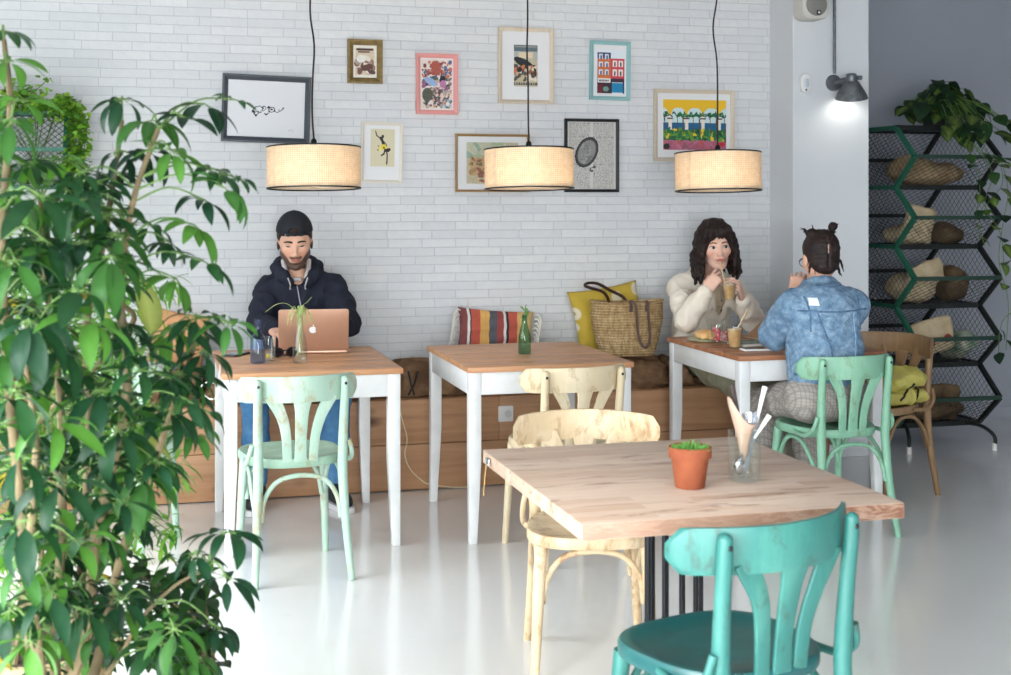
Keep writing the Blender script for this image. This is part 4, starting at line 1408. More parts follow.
def face(ob, Mh, hair_mat, open_=1.0, look=(0, 0), brow_w=1.0):
    """eyes and brows laid on the sculpted face"""
    bv = bvh_of(ob); R3 = Mh.to_3x3(); base = world_of(ob)
    d = R3 @ V((0, 1, 0))

    def hit(x, z, lift=.0007):
        o_ = Mh @ V((x, -.22, z)); h = bv.ray_cast(o_, d)
        return (h[0] if h[0] else Mh @ V((x, -.09, z))) - d * lift - base
    for s in (-1, 1):
        nx, nz = 18, 8
        up = lambda t: (.0062 * open_) * (1 - t * t) ** .8 + .0006
        dn = lambda t: (-.0046 * open_) * (1 - t * t) ** .9
        vs, fs, cs = [], [], []
        for i in range(nx + 1):
            t = -1 + 2 * i / nx
            for j_ in range(nz + 1):
                z = dn(t) + (up(t) - dn(t)) * j_ / nz - .001 + .0012 * t * s
                vs.append(hit(s * .0315 + t * .0145, z))
        for i in range(nx):
            for j_ in range(nz):
                fs.append((i * (nz + 1) + j_, (i + 1) * (nz + 1) + j_, (i + 1) * (nz + 1) + j_ + 1, i * (nz + 1) + j_ + 1))
                t = -1 + 2 * (i + .5) / nx; z = dn(t) + (up(t) - dn(t)) * (j_ + .5) / nz
                rr = math.hypot(t * .0145 - look[0], z - .0008 - look[1])
                cs.append((.012, .008, .006) if rr < .0064 else ((.03, .02, .015) if j_ == nz - 1 else (.62, .58, .55)))
        e = link_mesh('eye', vs, fs, eye_mat, ob); fcol(e, cs)
        MB().tube([hit(s * .0315 + t * .0152, up(t) - .0006 + .0012 * t * s, .001) for t in np.linspace(-1, 1, 9)], [.0006, .0014, .0016, .0013, .0006], 6).build('eyelashes', black_hair, e)
        pts = [hit(s * x, z, .0008) for x, z in ((.011, .0205), (.02, .0235), (.033, .0252), (.046, .0205), (.051, .016))]
        MB().tube(smooth_path(pts, 4), [.0022 * brow_w, .003 * brow_w, .0028 * brow_w, .0022 * brow_w, .0008], 8).build('eyebrow', hair_mat, ob)


def body_prims(S, J, fem=False, hs=1.0):
    a = .86 if fem else 1.0
    fl = (V((0, 1, 0)), .68)
    S.chain([J['pelvis'], J['waist'], J['chest']], [.11, .122 * a, .145 * a], k=.04, flat=fl)
    S.cone(J['shL'], J['shR'], .05 * a, k=.04)
    S.cone(J['chest'], J['neck'], .09 * a, .05 * a, k=.05)
    S.cone(J['neck'], J['headM'] @ V((0, .02, -.06)), .052 * a, .05 * a, k=.03)
    for s in 'LR':
        S.chain([J['sh' + s], J['el' + s], J['wr' + s]], [.048 * a, .037 * a, .024 * a], k=.015)
        S.chain([J['hip' + s], J['kn' + s], J['an' + s]], [.07, .05, .034], k=.03)
        f = V(J['an' + s]); t = V(J['toe' + s])
        S.cone(f + V((0, 0, -.03)), t, .032, .024, k=.02)


def shoe(name, an, toe, up_mat, sole_mat, parent):
    an, toe = V(an), V(toe); d = V((toe.x - an.x, toe.y - an.y, 0)).normalized(); s = d.cross(V((0, 0, 1)))
    h = an - d * .06; t = toe + d * .03
    S = Sdf(.005)
    S.cone((h.x, h.y, .055), (an.x, an.y, .1), .036, .04, k=.02).cone((h.x, h.y, .052), (t.x, t.y, .045), .037, .03, k=.02)
    S.cone((an.x, an.y, .075), (toe.x, toe.y, .05), .042, .036, k=.02)
    S.box((mid(h, t).x, mid(h, t).y, -.02), (.3, .3, .045), .0, k=.004, op='s')
    o = sculpt(name, S, up_mat, parent)
    b = MB(); n = 20; out = []
    for k in range(n):
        a = 2 * PI * k / n
        L = (t - h).length / 2 + .045
        p = mid(h, t) + d * (math.cos(a) * L) + s * (math.copysign(abs(math.sin(a)) ** .7, math.sin(a)) * .047)
        out.append(p)
    vs = [V((p.x, p.y, .002)) for p in out] + [V((p.x, p.y, .028)) for p in out]
    b._add([v - world_of(o) for v in vs], [tuple(range(n - 1, -1, -1)), tuple(range(n, 2 * n))] + [(k, (k + 1) % n, n + (k + 1) % n, n + k) for k in range(n)])
    b.build('sole', sole_mat, o)
    return o


def seam(bv, base, pts, r, mat, parent, d=V((0, -1, 0)), name='seam', sub=8, lift=0.0):
    """thin cord laid on a garment; pts are world points projected along -d"""
    out = []
    for p in smooth_path(pts, sub):
        h = bv.ray_cast(V(p) + d * .6, -d)
        if h[0]: out.append(h[0] + d * lift - base)
    if len(out) > 1: return MB().tube(out, r, 6).build(name, mat, parent)


def folds(amp, sc, aniso=(1, 1, 1), seed=0.0, amp2=.4):
    def d(P):
        Q = P * np.array(aniso) * sc + seed
        W = Q + .6 * np.stack([vnoise(Q * .7 + 3), vnoise(Q * .7 + 9), vnoise(Q * .7 + 15)], 1)
        r1 = (1 - np.abs(vnoise(W))) ** 3; r2 = (1 - np.abs(vnoise(W * 2.1 + 11))) ** 3
        return amp * (1.25 * r1 - .45) + amp * amp2 * (1.2 * r2 - .4)
    return d


# ------------------------------------------------------------------ man at the laptop
navy = plain('navy_fleece', C(43, 47, 60), .85, var=(C(36, 39, 51), 14), bump=(260, .25, .002), spec=.2)
denim_b = plain('blue_jeans', C(88, 136, 176), .8, var=(C(62, 106, 148), 9), bump=(300, .3, .002), spec=.15)
cap_mat = plain('dark_cap_cloth', C(42, 44, 49), .8, bump=(300, .25, .002), spec=.2)
lining = plain('grey_lining', C(196, 190, 188), .85, bump=(200, .3, .002))
Mh = Matrix.Translation((.692, 6.575, 1.247)) @ Matrix.Rotation(R(-5), 4, 'Z') @ Matrix.Rotation(R(13), 4, 'X') @ Matrix.Rotation(R(-2), 4, 'Y') @ Matrix.Scale(1.08, 4)
J = dict(pelvis=(.735, 6.745, .615), waist=(.735, 6.735, .78), chest=(.73, 6.70, .955), neck=(.712, 6.665, 1.085), headM=Mh,
         shR=(.57, 6.69, 1.0), shL=(.902, 6.69, 1.005), elR=(.52, 6.55, .84), elL=(.955, 6.55, .84), wrR=(.572, 6.325, .834), wrL=(.855, 6.325, .836),
         hipR=(.65, 6.72, .615), hipL=(.82, 6.72, .615), knR=(.475, 6.3, .535), knL=(.862, 6.3, .535), anR=(.485, 6.33, .1), anL=(.845, 6.27, .1), toeR=(.46, 6.2, .035), toeL=(.875, 6.14, .035))
S = Sdf(.0042)
body_prims(S, J); head_prims(S, Mh)
hand_prims(S, frame(J['wrR'], (.18, -1, -.12), (0, -.1, 1)), 1, curls=(22, 22, 16))
hand_prims(S, frame(J['wrL'], (-.28, -1, -.12), (0, -.1, 1)), -1, curls=(22, 22, 16))
man = sculpt('person', S, skin_mat, smooth=1, base=(.735, 6.7, 0))
tag(man, 'person in a backwards dark cap and navy hoodie typing on the laptop', 'person')
paint_skin(man, Mh, C(222, 176, 150), C(168, 104, 90), C(58, 40, 33))
face(man, Mh, black_hair, .32, (0, -.003), 1.6)

S = Sdf(.0055)
fl = (V((0, 1, 0)), .74)
S.chain([(.735, 6.745, .65), (.735, 6.73, .78), (.73, 6.70, .95)], [.162, .17, .172], k=.05, flat=fl)
S.cone((.595, 6.69, .985), (.875, 6.69, .99), .066, k=.05)
for s_ in 'LR':
    S.cone((.714, 6.675, 1.08), V(J['sh' + s_]) + V((0, 0, -.005)), .06, .058, k=.04)
    e, w_, sh = V(J['el' + s_]), V(J['wr' + s_]), V(J['sh' + s_])
    S.chain([sh, mid(sh, e), e, mid(e, w_), mid(e, w_, .9)], [.066, .062, .058, .052, .043], k=.03)
    S.cone(mid(e, w_, .88), mid(e, w_, .99), .036, .034, k=.008)
# hood bunched round the neck
ring = []
for a, rr, z in ((-62, .1, 1.05), (-35, .103, 1.085), (0, .105, 1.115), (45, .104, 1.13), (90, .095, 1.135), (135, .104, 1.13), (180, .105, 1.115), (215, .103, 1.085), (242, .1, 1.05)):
    ring.append((.712 + rr * math.cos(R(a)) * .92, 6.665 + rr * math.sin(R(a)), z))
S.chain(ring, [.027, .03, .033, .036, .04, .036, .033, .03, .027], k=.018)
S.cone((.712, 6.64, 1.2), (.71, 6.6, 1.085), .066, .05, k=.01, op='s')
hood = sculpt('hoodie', S, navy, man, smooth=2, disp=folds(.0075, 10, (1, 1, 1.3), 2.0))
bv = bvh_of(hood); wb = world_of(man)
seam(bv, wb, [(.703, 6.5, 1.045), (.712, 6.5, .98), (.725, 6.5, .9), (.735, 6.5, .8)], .0032, plain('zip_metal', C(150, 150, 152), .35, .6), hood, name='zipper', lift=.001)
for x0, x1 in ((.655, .668), (.752, .742)):
    seam(bv, wb, [(x0, 6.5, 1.07), (x1, 6.5, 1.035), (x1 + .003, 6.5, 1.01)], .0035, lining, hood, name='drawstring', lift=.001)
S = Sdf(.005)
S.chain([(.64, 6.63, 1.15), (.648, 6.595, 1.105), (.664, 6.578, 1.072)], [.013, .013, .009], k=.008).chain([(.768, 6.63, 1.15), (.76, 6.595, 1.105), (.744, 6.578, 1.072)], [.013, .013, .009], k=.008).chain([(.69, 6.6, 1.06), (.72, 6.6, 1.06)], [.012, .012], k=.008)
sculpt('undershirt', S, lining, man, smooth=2)
for s_, x0 in (('L', 1.0), ('R', .46)):
    sh, e = V(J['sh' + s_]), V(J['el' + s_]); o_ = V((-.06 if s_ == 'L' else .06, 0, 0))
    seam(bv, wb, [sh + o_ + V((0, 0, .05)), sh + o_ * 1.2 + V((0, 0, -.03)), sh + o_ * 1.0 + V((0, 0, -.12))], .0018, plain('navy_seam', C(30, 33, 44), .8), hood)

S = Sdf(.006)
S.cone((.65, 6.74, .62), (.82, 6.74, .62), .1, k=.04)
for s_ in 'LR':
    h_, k_, a_ = V(J['hip' + s_]), V(J['kn' + s_]), V(J['an' + s_])
    S.chain([h_, mid(h_, k_), k_, mid(k_, a_, .5), mid(k_, a_, .93)], [.09, .08, .068, .06, .052], k=.03)
jeans = sculpt('jeans', S, denim_b, man, smooth=2, disp=folds(.006, 12, (1, 1, .8), 4.0))
bootm = plain('black_sneaker', C(34, 36, 42), .6, bump=(120, .2, .002)); solem = plain('white_sole', C(214, 214, 216), .55)
for s_ in 'LR':
    o = shoe('sneaker', J['an' + s_], J['toe' + s_], bootm, solem, man)

S = Sdf(.004); S.M = Mh
S.ell((0, .02, .034), (.0805, .105, .093), k=.01)
S.box((0, -.1, -.04), (.06, .085, .085), .015, k=.004, op='s'); S.box((0, 0, -.13), (.2, .2, .1), .01, k=.01, op='s')
for s_ in (-1, 1): S.box((s_ * .09, -.02, -.04), (.03, .04, .05), .01, k=.006, op='s')
sculpt('hair', S, dark_hair, man, smooth=1, disp=folds(.002, 60))
S = Sdf(.004); S.M = Mh
S.ell((0, .018, .046), (.0845, .105, .096), k=.01)
S.box((0, 0, -.055), (.2, .22, .1), .005, Matrix.Rotation(R(-9), 4, 'X'), k=.006, op='s')
S.ell((0, -.11, .066), (.036, .05, .032), k=.004, op='s')
S.chain([(-.056, -.068, .054), (-.03, -.088, .058), (0, -.094, .06), (.03, -.088, .058), (.056, -.068, .054)], [.0075] * 5, k=.006, flat=((0, 1, 0), .7))
S.ell((0, .145, .02), (.062, .065, .006), Matrix.Rotation(R(-14), 4, 'X'), k=.01)
S.ell((0, .018, .142), (.008, .008, .005), k=.004)
cap = sculpt('cap', S, cap_mat, man, smooth=1)
seam(bvh_of(cap), wb, [Mh @ V((.0, -.13, .09)), Mh @ V((0, -.1, .12)), Mh @ V((0, -.06, .135))], .0012, cap_mat, cap)
MB().sphere(Mh @ V((-.042, -.0885, .057)) - wb, (.004, .003, .004), 8, 6).build('strap_stud', chrome, cap)

# ------------------------------------------------------------------ woman drinking iced coffee
linen = plain('cream_linen', C(236, 227, 212), .85, var=(C(226, 215, 198), 7), bump=(160, .25, .002), spec=.2)
shirt_m = plain('sand_shirt', C(190, 172, 146), .85, var=(C(170, 152, 126), 20), bump=(140, .4, .003))
sage = plain('sage_trousers', C(152, 150, 128), .85, var=(C(134, 132, 112), 6), bump=(200, .25, .002), spec=.2)
Mw = Matrix.Translation((2.882, 6.42, 1.213)) @ Matrix.Rotation(R(-11), 4, 'Z') @ Matrix.Rotation(R(4), 4, 'X') @ Matrix.Rotation(R(-4), 4, 'Y') @ Matrix.Scale(1.06, 4)
J = dict(pelvis=(2.93, 6.715, .61), waist=(2.92, 6.68, .77), chest=(2.9, 6.6, .94), neck=(2.888, 6.53, 1.065), headM=Mw,
         shR=(2.735, 6.56, .985), shL=(3.055, 6.585, .985), elR=(2.69, 6.35, .83), elL=(3.085, 6.38, .815), wrR=(2.768, 6.262, .995), wrL=(2.956, 6.25, .95),
         hipR=(2.86, 6.69, .605), hipL=(3.02, 6.7, .605), knR=(2.93, 6.15, .5), knL=(3.06, 6.18, .5), anR=(3.2, 6.1, .1), anL=(3.13, 6.3, .1), toeR=(3.28, 6.0, .035), toeL=(3.2, 6.2, .035))
S = Sdf(.0042)
body_prims(S, J, True); head_prims(S, Mw, True)
hand_prims(S, frame(J['wrR'], (.55, -.2, .8), (-.55, -.8, .15)), 1, curls=[(40, 40, 25), (55, 50, 30), (65, 60, 35), (70, 60, 35)], thumb=((.06, .045, -.03), (.088, .03, -.045)), sc=.92)
hand_prims(S, frame(J['wrL'], (-.45, -.45, .75), (.8, -.55, .2)), -1, curls=[(38, 45, 30), (42, 48, 30), (46, 48, 30), (50, 48, 30)], thumb=((.06, .045, -.025), (.088, .04, -.042)), sc=.92)
w1 = sculpt('person', S, skin_mat, smooth=1, base=(2.93, 6.65, 0))
tag(w1, 'person with dark wavy hair in a cream blazer sipping iced coffee through a straw', 'person')
paint_skin(w1, Mw, C(226, 184, 164), C(186, 98, 94), None, True)
face(w1, Mw, black_hair, 1.4, (.0035, 0), 1.0)
wb = world_of(w1)

S = Sdf(.0055)
fl = (V((0, 1, 0)), .72)
S.chain([(2.93, 6.72, .645), (2.92, 6.685, .76), (2.9, 6.6, .93)], [.165, .15, .152], k=.05, flat=fl)
S.cone((2.76, 6.565, .975), (3.03, 6.585, .975), .06, k=.05)
for s_ in 'LR':
    S.cone((2.89, 6.55, 1.045), J['sh' + s_], .058, .054, k=.05)
    e, w_, sh = V(J['el' + s_]), V(J['wr' + s_]), V(J['sh' + s_])
    S.chain([sh, mid(sh, e), e, mid(e, w_), mid(e, w_, .86)], [.058, .059, .059, .052, .044], k=.03)
S.chain([(2.79, 6.6, .68), (2.775, 6.6, .63)], [.08, .06], k=.04, flat=fl)
S.chain([(2.82, 6.58, 1.055), (2.85, 6.61, 1.08), (2.89, 6.62, 1.085), (2.93, 6.61, 1.08), (2.955, 6.59, 1.055)], [.02, .024, .026, .024, .02], k=.02)
# open front
XO = lambda z: 2.895 + float(np.interp(z, [.65, .8, .95, 1.06], [.105, .09, .062, .005]))
S.chain([(XO(z), yy, z) for z, yy in ((1.08, 6.45), (.97, 6.462), (.8, 6.485), (.62, 6.51))], [.035, .05, .06, .066], k=.01, op='s')
S.cone((2.888, 6.5, 1.14), (2.886, 6.49, 1.03), .06, .045, k=.01, op='s')
blz = sculpt('blazer', S, linen, w1, smooth=2, disp=folds(.0045, 16, (1, 1, .8), 11.0))
bvw = bvh_of(blz)
for s_ in (-1, 1):
    # lapel: flat flap folded back beside the opening
    b = MB(); ln = [(.046, 1.05, .012), (.048, 1.0, .042), (.05, .95, .052), (.052, .87, .012)]
    vs = []
    for i, (dx, z, wd) in enumerate(ln):
        for q in (dx - .004, dx + wd):
            p = V((XO(z) + s_ * q, 6.405, z)); h = bvw.ray_cast(p, V((0, 1, 0)))
            pp = (h[0] if h[0] else V((p.x, 6.45, z)))
            vs += [pp + V((0, -.012, 0)) - wb, pp + V((0, .004, 0)) - wb]
    fs = []
    for i in range(3):
        a = 4 * i
        fs += [(a, a + 2, a + 6, a + 4), (a + 3, a + 1, a + 5, a + 7), (a + 2, a + 3, a + 7, a + 6), (a + 1, a, a + 4, a + 5)]
    fs += [(1, 3, 2, 0), (12, 14, 15, 13)]
    if s_ < 0: fs = [f[::-1] for f in fs]
    b._add(vs, fs); b.build('lapel', linen, blz, bevel=.002)
S = Sdf(.0055)
S.chain([(2.93, 6.71, .66), (2.92, 6.67, .78), (2.9, 6.585, .95)], [.14, .132, .135], k=.05, flat=fl)
S.cone((2.888, 6.54, 1.13), (2.886, 6.48, 1.02), .055, .03, k=.02, op='s')
sh_ = sculpt('shirt', S, shirt_m, w1, smooth=2, disp=folds(.004, 16, (1.6, 1, .7), 3.0))
bvs = bvh_of(sh_)
for z in (.915, .86, .8):
    h = bvs.ray_cast(V((XO(z) - .01, 6.41, z)), V((0, 1, 0)))
    if h[0]: MB().sphere(h[0] - wb, (.006, .004, .006), 10, 6).build('button', dark_plastic, sh_)
S = Sdf(.006)
S.cone((2.86, 6.71, .61), (3.02, 6.715, .61), .1, k=.04)
for s_ in 'LR':
    h_, k_, a_ = V(J['hip' + s_]), V(J['kn' + s_]), V(J['an' + s_])
    S.chain([h_, mid(h_, k_), k_, mid(k_, a_, .5), mid(k_, a_, .88)], [.09, .086, .08, .084, .08], k=.03)
sculpt('trousers', S, sage, w1, smooth=2, disp=folds(.008, 9, (1, 1, .7), 6.0))
brown_sh = plain('brown_sneaker', C(120, 78, 58), .6); 
for s_ in 'LR': shoe('sneaker', J['an' + s_], J['toe' + s_], plain('off_white_sneaker', C(206, 200, 192), .6), brown_sh, w1)

# wavy hair with a fringe
S = Sdf(.0045); S.M = Mw
S.ell((0, .022, .04), (.084, .1, .096), k=.015)
S.box((0, -.12, -.03), (.062, .1, .098), .035, k=.012, op='s')
r = random.Random(4)
for k_ in range(46):
    a = R(-42 + 264 * k_ / 45)           # from beside the face round the back
    ca, sa = math.cos(a), math.sin(a)
    ph = r.uniform(0, 6.28); ln = r.uniform(.12, .185); pts = []
    for i in range(9):
        t = i / 8
        z = .115 - (ln + .115) * t
        base_r = .045 + .055 * math.sin(min(1, t * 2.2) * PI / 2) + .026 * max(0, t - .45)
        wv = .019 * math.sin(ph + t * 10) * min(1, t * 1.6)
        x = ca * (base_r * .88 + wv) + -sa * wv * .8; y = .015 + sa * (base_r + wv) + ca * wv * .8
        if sa < .1 and z < .07: x = math.copysign(max(abs(x), .07 + .012 * math.sin(ph + t * 7)), x); y = max(y, -.06)
        pts.append((x, y, z))
    S.chain(pts, [.013, .015, .016, .016, .015, .014, .013, .011, .006], k=.007)
for k_ in range(15):
    u_ = -1 + 2 * k_ / 14
    x1 = u_ * .072; z1 = .046 + .012 * r.uniform(-1, 1) - abs(u_) ** 2 * .085
    pts = [(u_ * .012 - .004, -.0, .128), (u_ * .042, -.062, .108), (u_ * .064, -.086, .078), (x1, -.088 + .04 * abs(u_), z1)]
    th = 1.0 if abs(u_) > .35 else .7
    S.chain(smooth_path(pts, 3), [.008] * 6 + [.0075 * th, .0065 * th, .005 * th, .0025], k=.007)
sculpt('hair', S, black_hair, w1, smooth=1, disp=folds(.0028, 42, (1.2, 1.2, .35), 3.0))

# ------------------------------------------------------------------ woman in the denim jacket, back to the camera
def denim_mat():
    t = NT('acid_washed_denim')
    n1 = t.noise(30, 5, .7); n2 = t.noise(6, 4, .6)
    c = t.ramp(n1, [(.34, C(90, 116, 140)), (.52, C(120, 148, 172)), (.7, C(164, 184, 200))])
    c = t.mix(t.ramp(n2, [(.36, .5), (.6, .0)]), c, C(86, 112, 140))
    t.col(c); t.set(Roughness=.85); t.b.inputs['Specular IOR Level'].default_value = .15
    t.bump(t.noise(260, 2, .5), .3, .002)
    return t.m


def plaid_mat():
    t = NT('grey_check_cloth')
    def wv(axis, sc):
        n_ = t.n('ShaderNodeTexWave'); n_.wave_type = 'BANDS'; n_.bands_direction = axis; n_.inputs['Scale'].default_value = sc
        t.l(t.co(), n_.inputs['Vector']); return n_.outputs['Fac']
    c = t.mix(t.ramp(wv('X', 22), [(.72, 0.0), (.86, .55)]), C(168, 160, 152), C(128, 122, 118))
    c = t.mix(t.ramp(wv('DIAGONAL', 16), [(.74, 0.0), (.88, .5)]), c, C(124, 118, 114))
    c = t.mix(t.ramp(wv('Z', 22), [(.74, 0.0), (.88, .45)]), c, C(132, 126, 122))
    t.col(c); t.set(Roughness=.85); t.b.inputs['Specular IOR Level'].default_value = .15
    return t.m


denim, plaid = denim_mat(), plaid_mat()
denim_dark = plain('denim_seam', C(58, 84, 116), .85, var=(C(96, 126, 156), 40))
denim_light = plain('denim_faded_seam', C(158, 186, 208), .85, var=(C(110, 146, 182), 50))
Md = Matrix.Translation((2.955, 5.43, 1.19)) @ Matrix.Rotation(R(172), 4, 'Z') @ Matrix.Rotation(R(12), 4, 'X')
J = dict(pelvis=(2.9, 5.285, .585), waist=(2.905, 5.295, .75), chest=(2.915, 5.33, .925), neck=(2.93, 5.375, 1.05), headM=Md,
         shL=(2.765, 5.34, .985), shR=(3.075, 5.33, .985), elL=(2.755, 5.49, .84), elR=(3.1, 5.51, .84), wrL=(2.9, 5.57, 1.015), wrR=(2.96, 5.68, .825),
         hipL=(2.815, 5.3, .575), hipR=(2.985, 5.3, .575), knL=(2.8, 5.7, .5), knR=(3.02, 5.7, .5), anL=(2.86, 5.68, .1), anR=(3.0, 5.62, .1), toeL=(2.86, 5.8, .035), toeR=(3.02, 5.74, .035))
S = Sdf(.0042)
body_prims(S, J, True); head_prims(S, Md, True)
hand_prims(S, frame(J['wrL'], (.18, -.02, 1), (-.5, -.85, .1)), -1, curls=[(50, 55, 30), (55, 60, 30), (60, 60, 30), (60, 60, 30)], thumb=((.06, .045, -.02), (.085, .035, -.04)), sc=.9)
hand_prims(S, frame(J['wrR'], (-.8, .5, -.08), (0, 0, 1)), 1, curls=(24, 26, 18), sc=.9)
w2 = sculpt('person', S, skin_mat, smooth=1, base=(2.9, 5.29, 0))
tag(w2, 'person seen from behind in a washed denim jacket, dark hair in two small buns', 'person')
paint_skin(w2, Md, C(214, 166, 142), C(180, 100, 92), None, True)
face(w2, Md, black_hair)
wb = world_of(w2)

S = Sdf(.0055)
fl = (V((0, 1, 0)), .76)
S.chain([(2.9, 5.28, .655), (2.905, 5.29, .77), (2.915, 5.325, .92)], [.168, .164, .168], k=.04, flat=fl)
S.box((2.9, 5.29, .53), (.3, .3, .098), .004, k=.008, op='s')
S.cone((2.79, 5.335, .965), (3.05, 5.33, .965), .066, k=.05)
for s_ in 'LR':
    S.cone((2.922, 5.365, 1.03), V(J['sh' + s_]) + V((0, 0, -.005)), .062, .058, k=.045)
    e, w_, sh = V(J['el' + s_]), V(J['wr' + s_]), V(J['sh' + s_])
    S.chain([sh, mid(sh, e), e, mid(e, w_), mid(e, w_, .9)], [.064, .064, .064, .055, .046], k=.028)
S.chain([(2.87, 5.41, 1.075), (2.885, 5.355, 1.09), (2.925, 5.335, 1.095), (2.965, 5.355, 1.09), (2.978, 5.41, 1.075)], [.016, .021, .023, .021, .016], k=.014)
jk = sculpt('denim_jacket', S, denim, w2, smooth=2, disp=folds(.0065, 11, (1, 1, 1.2), 20.0))
bvj = bvh_of(jk); D = V((0, -1, 0))
seam(bvj, wb, [(2.75, 5, .97), (2.83, 5, .966), (2.915, 5, .964), (3.0, 5, .966), (3.09, 5, .97)], .0042, denim_dark, jk, D)
seam(bvj, wb, [(2.83, 5, .962), (2.852, 5, .86), (2.87, 5, .74), (2.878, 5, .665)], .0036, denim_dark, jk, D)
seam(bvj, wb, [(3.01, 5, .962), (2.995, 5, .86), (2.98, 5, .74), (2.975, 5, .665)], .0036, denim_light, jk, D)
seam(bvj, wb, [(2.735, 5, .69), (2.83, 5, .676), (2.9, 5, .674), (3.0, 5, .676), (3.06, 5, .69)], .0036, denim_dark, jk, D)
for x in (2.79, 3.052):
    seam(bvj, wb, [(x, 5, 1.03), (x + (.012 if x < 2.8 else -.008), 5, .95), (x + (.004 if x < 2.8 else 0), 5, .88)], .0036, denim_dark, jk, D)
seam(bvj, wb, [(2.86, 5, 1.075), (2.925, 5, 1.07), (2.99, 5, 1.075)], .003, denim_dark, jk, D)
# pale patch on the back of the left shoulder
vs, fs = [], []
for i in range(5):
    for j_ in range(5):
        p = V((2.8 + .04 * i / 4, 5, .992 + .034 * j_ / 4)); h = bvj.ray_cast(p, V((0, 1, 0)))
        vs.append((h[0] if h[0] else p) + V((0, -.0035, 0)) - wb)
for i in range(4):
    for j_ in range(4): fs.append((i * 5 + j_, (i + 1) * 5 + j_, (i + 1) * 5 + j_ + 1, i * 5 + j_ + 1))
link_mesh('patch', vs, fs, plain('white_patch', C(232, 236, 238), .8), jk)
S = Sdf(.006)
S.cone((2.815, 5.27, .575), (2.985, 5.27, .575), .108, k=.05).ell((2.9, 5.26, .6), (.17, .12, .11), k=.04)
for s_ in 'LR':
    h_, k_, a_ = V(J['hip' + s_]), V(J['kn' + s_]), V(J['an' + s_])
    S.chain([h_, mid(h_, k_), k_, mid(k_, a_, .5), mid(k_, a_, .88)], [.095, .078, .07, .068, .064], k=.03)
S.box((2.9, 5.28, .42), (.22, .21, .053), .01, k=.006, op='s')
sculpt('trousers', S, plaid, w2, smooth=2, disp=folds(.005, 10, (1, 1, .8), 8.0))
for s_ in 'LR': shoe('sneaker', J['an' + s_], J['toe' + s_], plain('white_sneaker', C(210, 208, 204), .6), solem, w2)
S = Sdf(.0042); S.M = Md
S.ell((0, .026, .038), (.082, .096, .092), k=.015); S.ell((0, .06, -.03), (.062, .05, .055), k=.03)
S.box((0, -.13, -.03), (.06, .1, .08), .03, k=.015, op='s')
S.chain([(0, .0, .134), (0, .06, .118), (0, .106, .072), (0, .119, .03), (0, .112, -.03), (0, .1, -.08)], [.0055] * 6, k=.003, op='s')
S.ell((-.05, .06, .136), (.021, .021, .021), k=.006); S.ell((.05, .05, .108), (.026, .026, .02), k=.012)
r = random.Random(9)
for k_ in range(26):
    s_ = r.choice((-1, 1)); a = r.uniform(.2, 2.6)
    p0 = V((s_ * .06 * abs(math.sin(a)), .03 + .08 * math.cos(a) * .4, .1)); p1 = p0 + V((s_ * r.uniform(.01, .04), r.uniform(-.02, .03), r.uniform(.01, .05)))
    S.chain([p0, mid(p0, p1) + V((0, 0, .008)), p1], [.004, .003, .0022], k=.003)
for k_ in range(8):
    s_ = r.choice((-1, 1)); p0 = V((s_ * r.uniform(.05, .075), .06, -.02)); p1 = p0 + V((s_ * r.uniform(.0, .02), .01, -r.uniform(.05, .08)))
    S.chain([p0, mid(p0, p1), p1], [.005, .0035, .0022], k=.003)
hr = sculpt('hair', S, black_hair, w2, smooth=1, disp=folds(.002, 50, (.6, 1, 1), 3.0))
S = Sdf(.004); S.M = Md
S.ell((0, .022, .034), (.076, .0945, .0905), k=.01); S.box((0, -.06, 0), (.2, .12, .2), .01, k=.004, op='s'); S.box((0, 0, -.12), (.2, .2, .09), .01, k=.004, op='s')
scalp = sculpt('scalp', S, plain('scalp_skin', C(206, 168, 148), .6), hr, smooth=1)
gl = MB()
for s_ in (-1, 1):
    gl.tube([Md @ V((s_ * .072, .01, .006)) - wb, Md @ V((s_ * .07, -.06, .006)) - wb, Md @ V((s_ * .062, -.103, .004)) - wb], .0022, 6)
    c = Md @ V((s_ * .034, -.108, -.004)) - wb
    gl.tube([c + (Md.to_3x3() @ V((.025 * math.cos(2 * PI * k_ / 16), 0, .02 * math.sin(2 * PI * k_ / 16)))) for k_ in range(17)], .0018, 6)
gl.tube([Md @ V((-.01, -.112, .0)) - wb, Md @ V((.01, -.112, .0)) - wb], .002, 6)
gl.build('eyeglasses', dark_plastic, w2)
# ================================================================== cushions, pillows and the basket on the bench
def hips(S, pts, r):
    S.chain(pts, [r] * len(pts), k=.01, op='s')


seat_cloth = plain('brown_sackcloth', C(146, 114, 86), .9, var=(C(98, 74, 55), 8), bump=(120, .5, .004), spec=.1)


def bench_cushion(x0, x1, top, label, dents=(), seed=0.0):
    S = Sdf(.008)
    c = (x0 + x1) / 2
    h = (top - .4595) / 2
    S.box((c, 6.715, .4605 + h), ((x1 - x0) / 2, .215, h), min(.05, h * .95), k=.01)
    o_ = None
    for pts, r_ in dents: S.chain(pts, [r_] * len(pts), k=.012, op='s')
    P, Fc = S.mesh(2, folds(.02, 7, (.7, 1, 1.8), seed, .6))
    P[:, 2] = np.maximum(P[:, 2], .4585); P[:, 1] = np.clip(P[:, 1], 6.48, 6.944)
    P[:, 0] = np.clip(P[:, 0], x0 - .004, x1 + .004)
    o = link_mesh('seat_cushion', P - np.array((c, 6.715, .4585)), Fc, seat_cloth); o.location = (c, 6.715, .4585)
    tag(o, label, 'cushion', 'brown sackcloth bench cushions')
    return o


